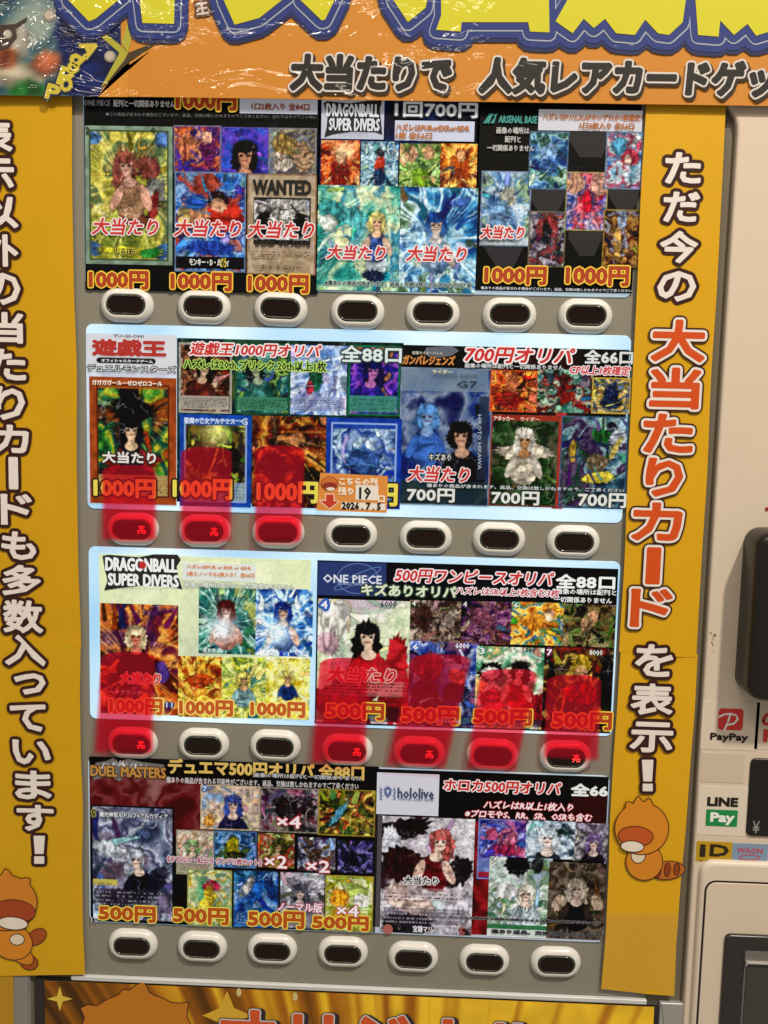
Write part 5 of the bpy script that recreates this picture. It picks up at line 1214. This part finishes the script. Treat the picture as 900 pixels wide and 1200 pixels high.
for i in range(5): poly_px(mb, [(820 + i * 7, 1007.5), (823 + i * 7, 1007.6), (823 + i * 7, 1009.4), (820 + i * 7, 1009.3)][::-1], .0046, mat('#8c7818'))
mb.build('logo_lettering', st3)
st4 = sticker('small light blue sticker with pink lettering and an oval next to the yellow one', (859, 988, 899, 1012.5), '#7c90a0')
mb = MB(); letter(mb, 'WAON', (864, 993, 893.5, 1000.5), .0046, [(.3, '#b8505c')], res=1)
th_ = np.linspace(0, 2 * math.pi, 25); curve(mb, [(878.5 + 12 * math.cos(a), 1005 + 3 * math.sin(a)) for a in th_], .6, .0046, mat('#b8505c')); mb.build('logo_lettering', st4)
st5 = sticker('pale sticker with red lettering at the right edge under the terminal', (887.5, 821, 945, 880), '#d3bea2')
mb = MB(); curve(mb, [(904, 836), (898, 838), (894.5, 844), (896, 848), (901, 849)], 1.8, .0046, mat('#c8382c')); letter(mb, 'Pay', (896, 856, 930, 874), .0046, [(1.2, '#c8382c')]); mb.build('logo_lettering', st5)
st6 = sticker('blank pale label under the red square sticker', (823, 882, 871, 918), '#c6b093')
mb = MB(); l, t, r, b = rect(897, 594.5, 925, 599.5, .0044); slab(mb, rrect(l, t, r, b, 0), .0041, .0044, mat('#8c2018'))
tag(mb.build('red_label'), 'tiny dark red label on the cream panel above the black terminal', 'label')

# ================================================================== RED OVERLAY MARKUP over sold rows, built as added translucent strips
RF = bpy.data.materials.new('red_markup'); RF.use_nodes = True; nt = RF.node_tree; nt.nodes.clear()
out = nt.nodes.new('ShaderNodeOutputMaterial'); tr = nt.nodes.new('ShaderNodeBsdfTransparent'); df = nt.nodes.new('ShaderNodeBsdfDiffuse'); tl_ = nt.nodes.new('ShaderNodeBsdfTranslucent'); mx = nt.nodes.new('ShaderNodeMixShader')
at = nt.nodes.new('ShaderNodeAttribute'); at.attribute_name = 'dye'
df.inputs[0].default_value = (.95, .03, .07, 1)
cm = nt.nodes.new('ShaderNodeMix'); cm.data_type = 'RGBA'; cm.inputs[6].default_value = (1, 1, 1, 1); cm.inputs[7].default_value = (1.0, .13, .20, 1)
mm = nt.nodes.new('ShaderNodeMath'); mm.operation = 'MULTIPLY'; mm.inputs[1].default_value = .22
nt.links.new(at.outputs['Fac'], cm.inputs[0]); nt.links.new(cm.outputs[2], tr.inputs[0]); nt.links.new(at.outputs['Fac'], mm.inputs[0]); nt.links.new(mm.outputs[0], mx.inputs[0])
nt.links.new(tr.outputs[0], mx.inputs[1]); nt.links.new(df.outputs[0], mx.inputs[2]); nt.links.new(mx.outputs[0], out.inputs[0])
FS = [('over the leftmost card of the second row, beside the logo heading', [(119, 545), (184, 545), (185, 634), (118, 634)]),
      ('over the blue framed gold card in the second row', [(211, 524), (272, 524), (273, 636), (210, 636)]),
      ('over the fire coloured card left of the orange note', [(297.5, 522), (358, 522), (355, 636), (297, 636)]),
      ('over the fire orange card at the left of the third row', [(118, 764), (182, 764), (181, 884), (109, 884)]),
      ('over the largest red dress card in the third row', [(374, 771), (431, 771), (431, 895), (363, 895)]),
      ('over the blue card with small figures in the third row', [(480, 767), (553, 767), (524, 902), (452, 897)]),
      ('over the smaller red dress card in the third row', [(562, 784), (631, 784), (606, 906), (545, 902)]),
      ('over the dark card at the right end of the third row', [(640, 791), (705, 791), (703, 893), (636, 888)])]
for lab, q in FS:
    mb = MB(); V = []; n = 24; rows = 24; dye = []
    for j in range(rows + 1):
        t_ = j / rows
        for i in range(n + 1):
            s = i / n; dye.append(min(1, min(s, 1 - s) * 16 + .25 * (t_ < .4)) * min(1, (1 - t_) * 18 + .15)); a = np.array(q[0]) * (1 - s) + np.array(q[1]) * s; b_ = np.array(q[3]) * (1 - s) + np.array(q[2]) * s
            p_ = a * (1 - t_) + b_ * t_
            cor = (1 - abs(2 * s - 1) ** 4)                       # rounded top end
            p_ = p_ + np.array([0, (1 - cor) * 7 * (1 - t_) ** 3])
            dd = .0046 + .0050 * min(1, max(0, (t_ - .35) / .35)); x, z = U(p_[0], p_[1], dd); V.append((float(x), -dd, float(z)))
    mb.add(V, [((j + 1) * (n + 1) + i, (j + 1) * (n + 1) + i + 1, j * (n + 1) + i + 1, j * (n + 1) + i) for j in range(rows) for i in range(n)], RF, True)
    fo = mb.build('red_markup_strip'); ca_ = fo.data.color_attributes.new('dye', 'FLOAT_COLOR', 'POINT')
    ca_.data.foreach_set('color', np.repeat(np.array(dye), 4)); tag(fo, 'added translucent red markup strip ' + lab, 'film strip', 'added red markup strips over sold out buttons')

for o in list(bpy.data.objects):
    if '_w' in o.keys(): del o['_w']
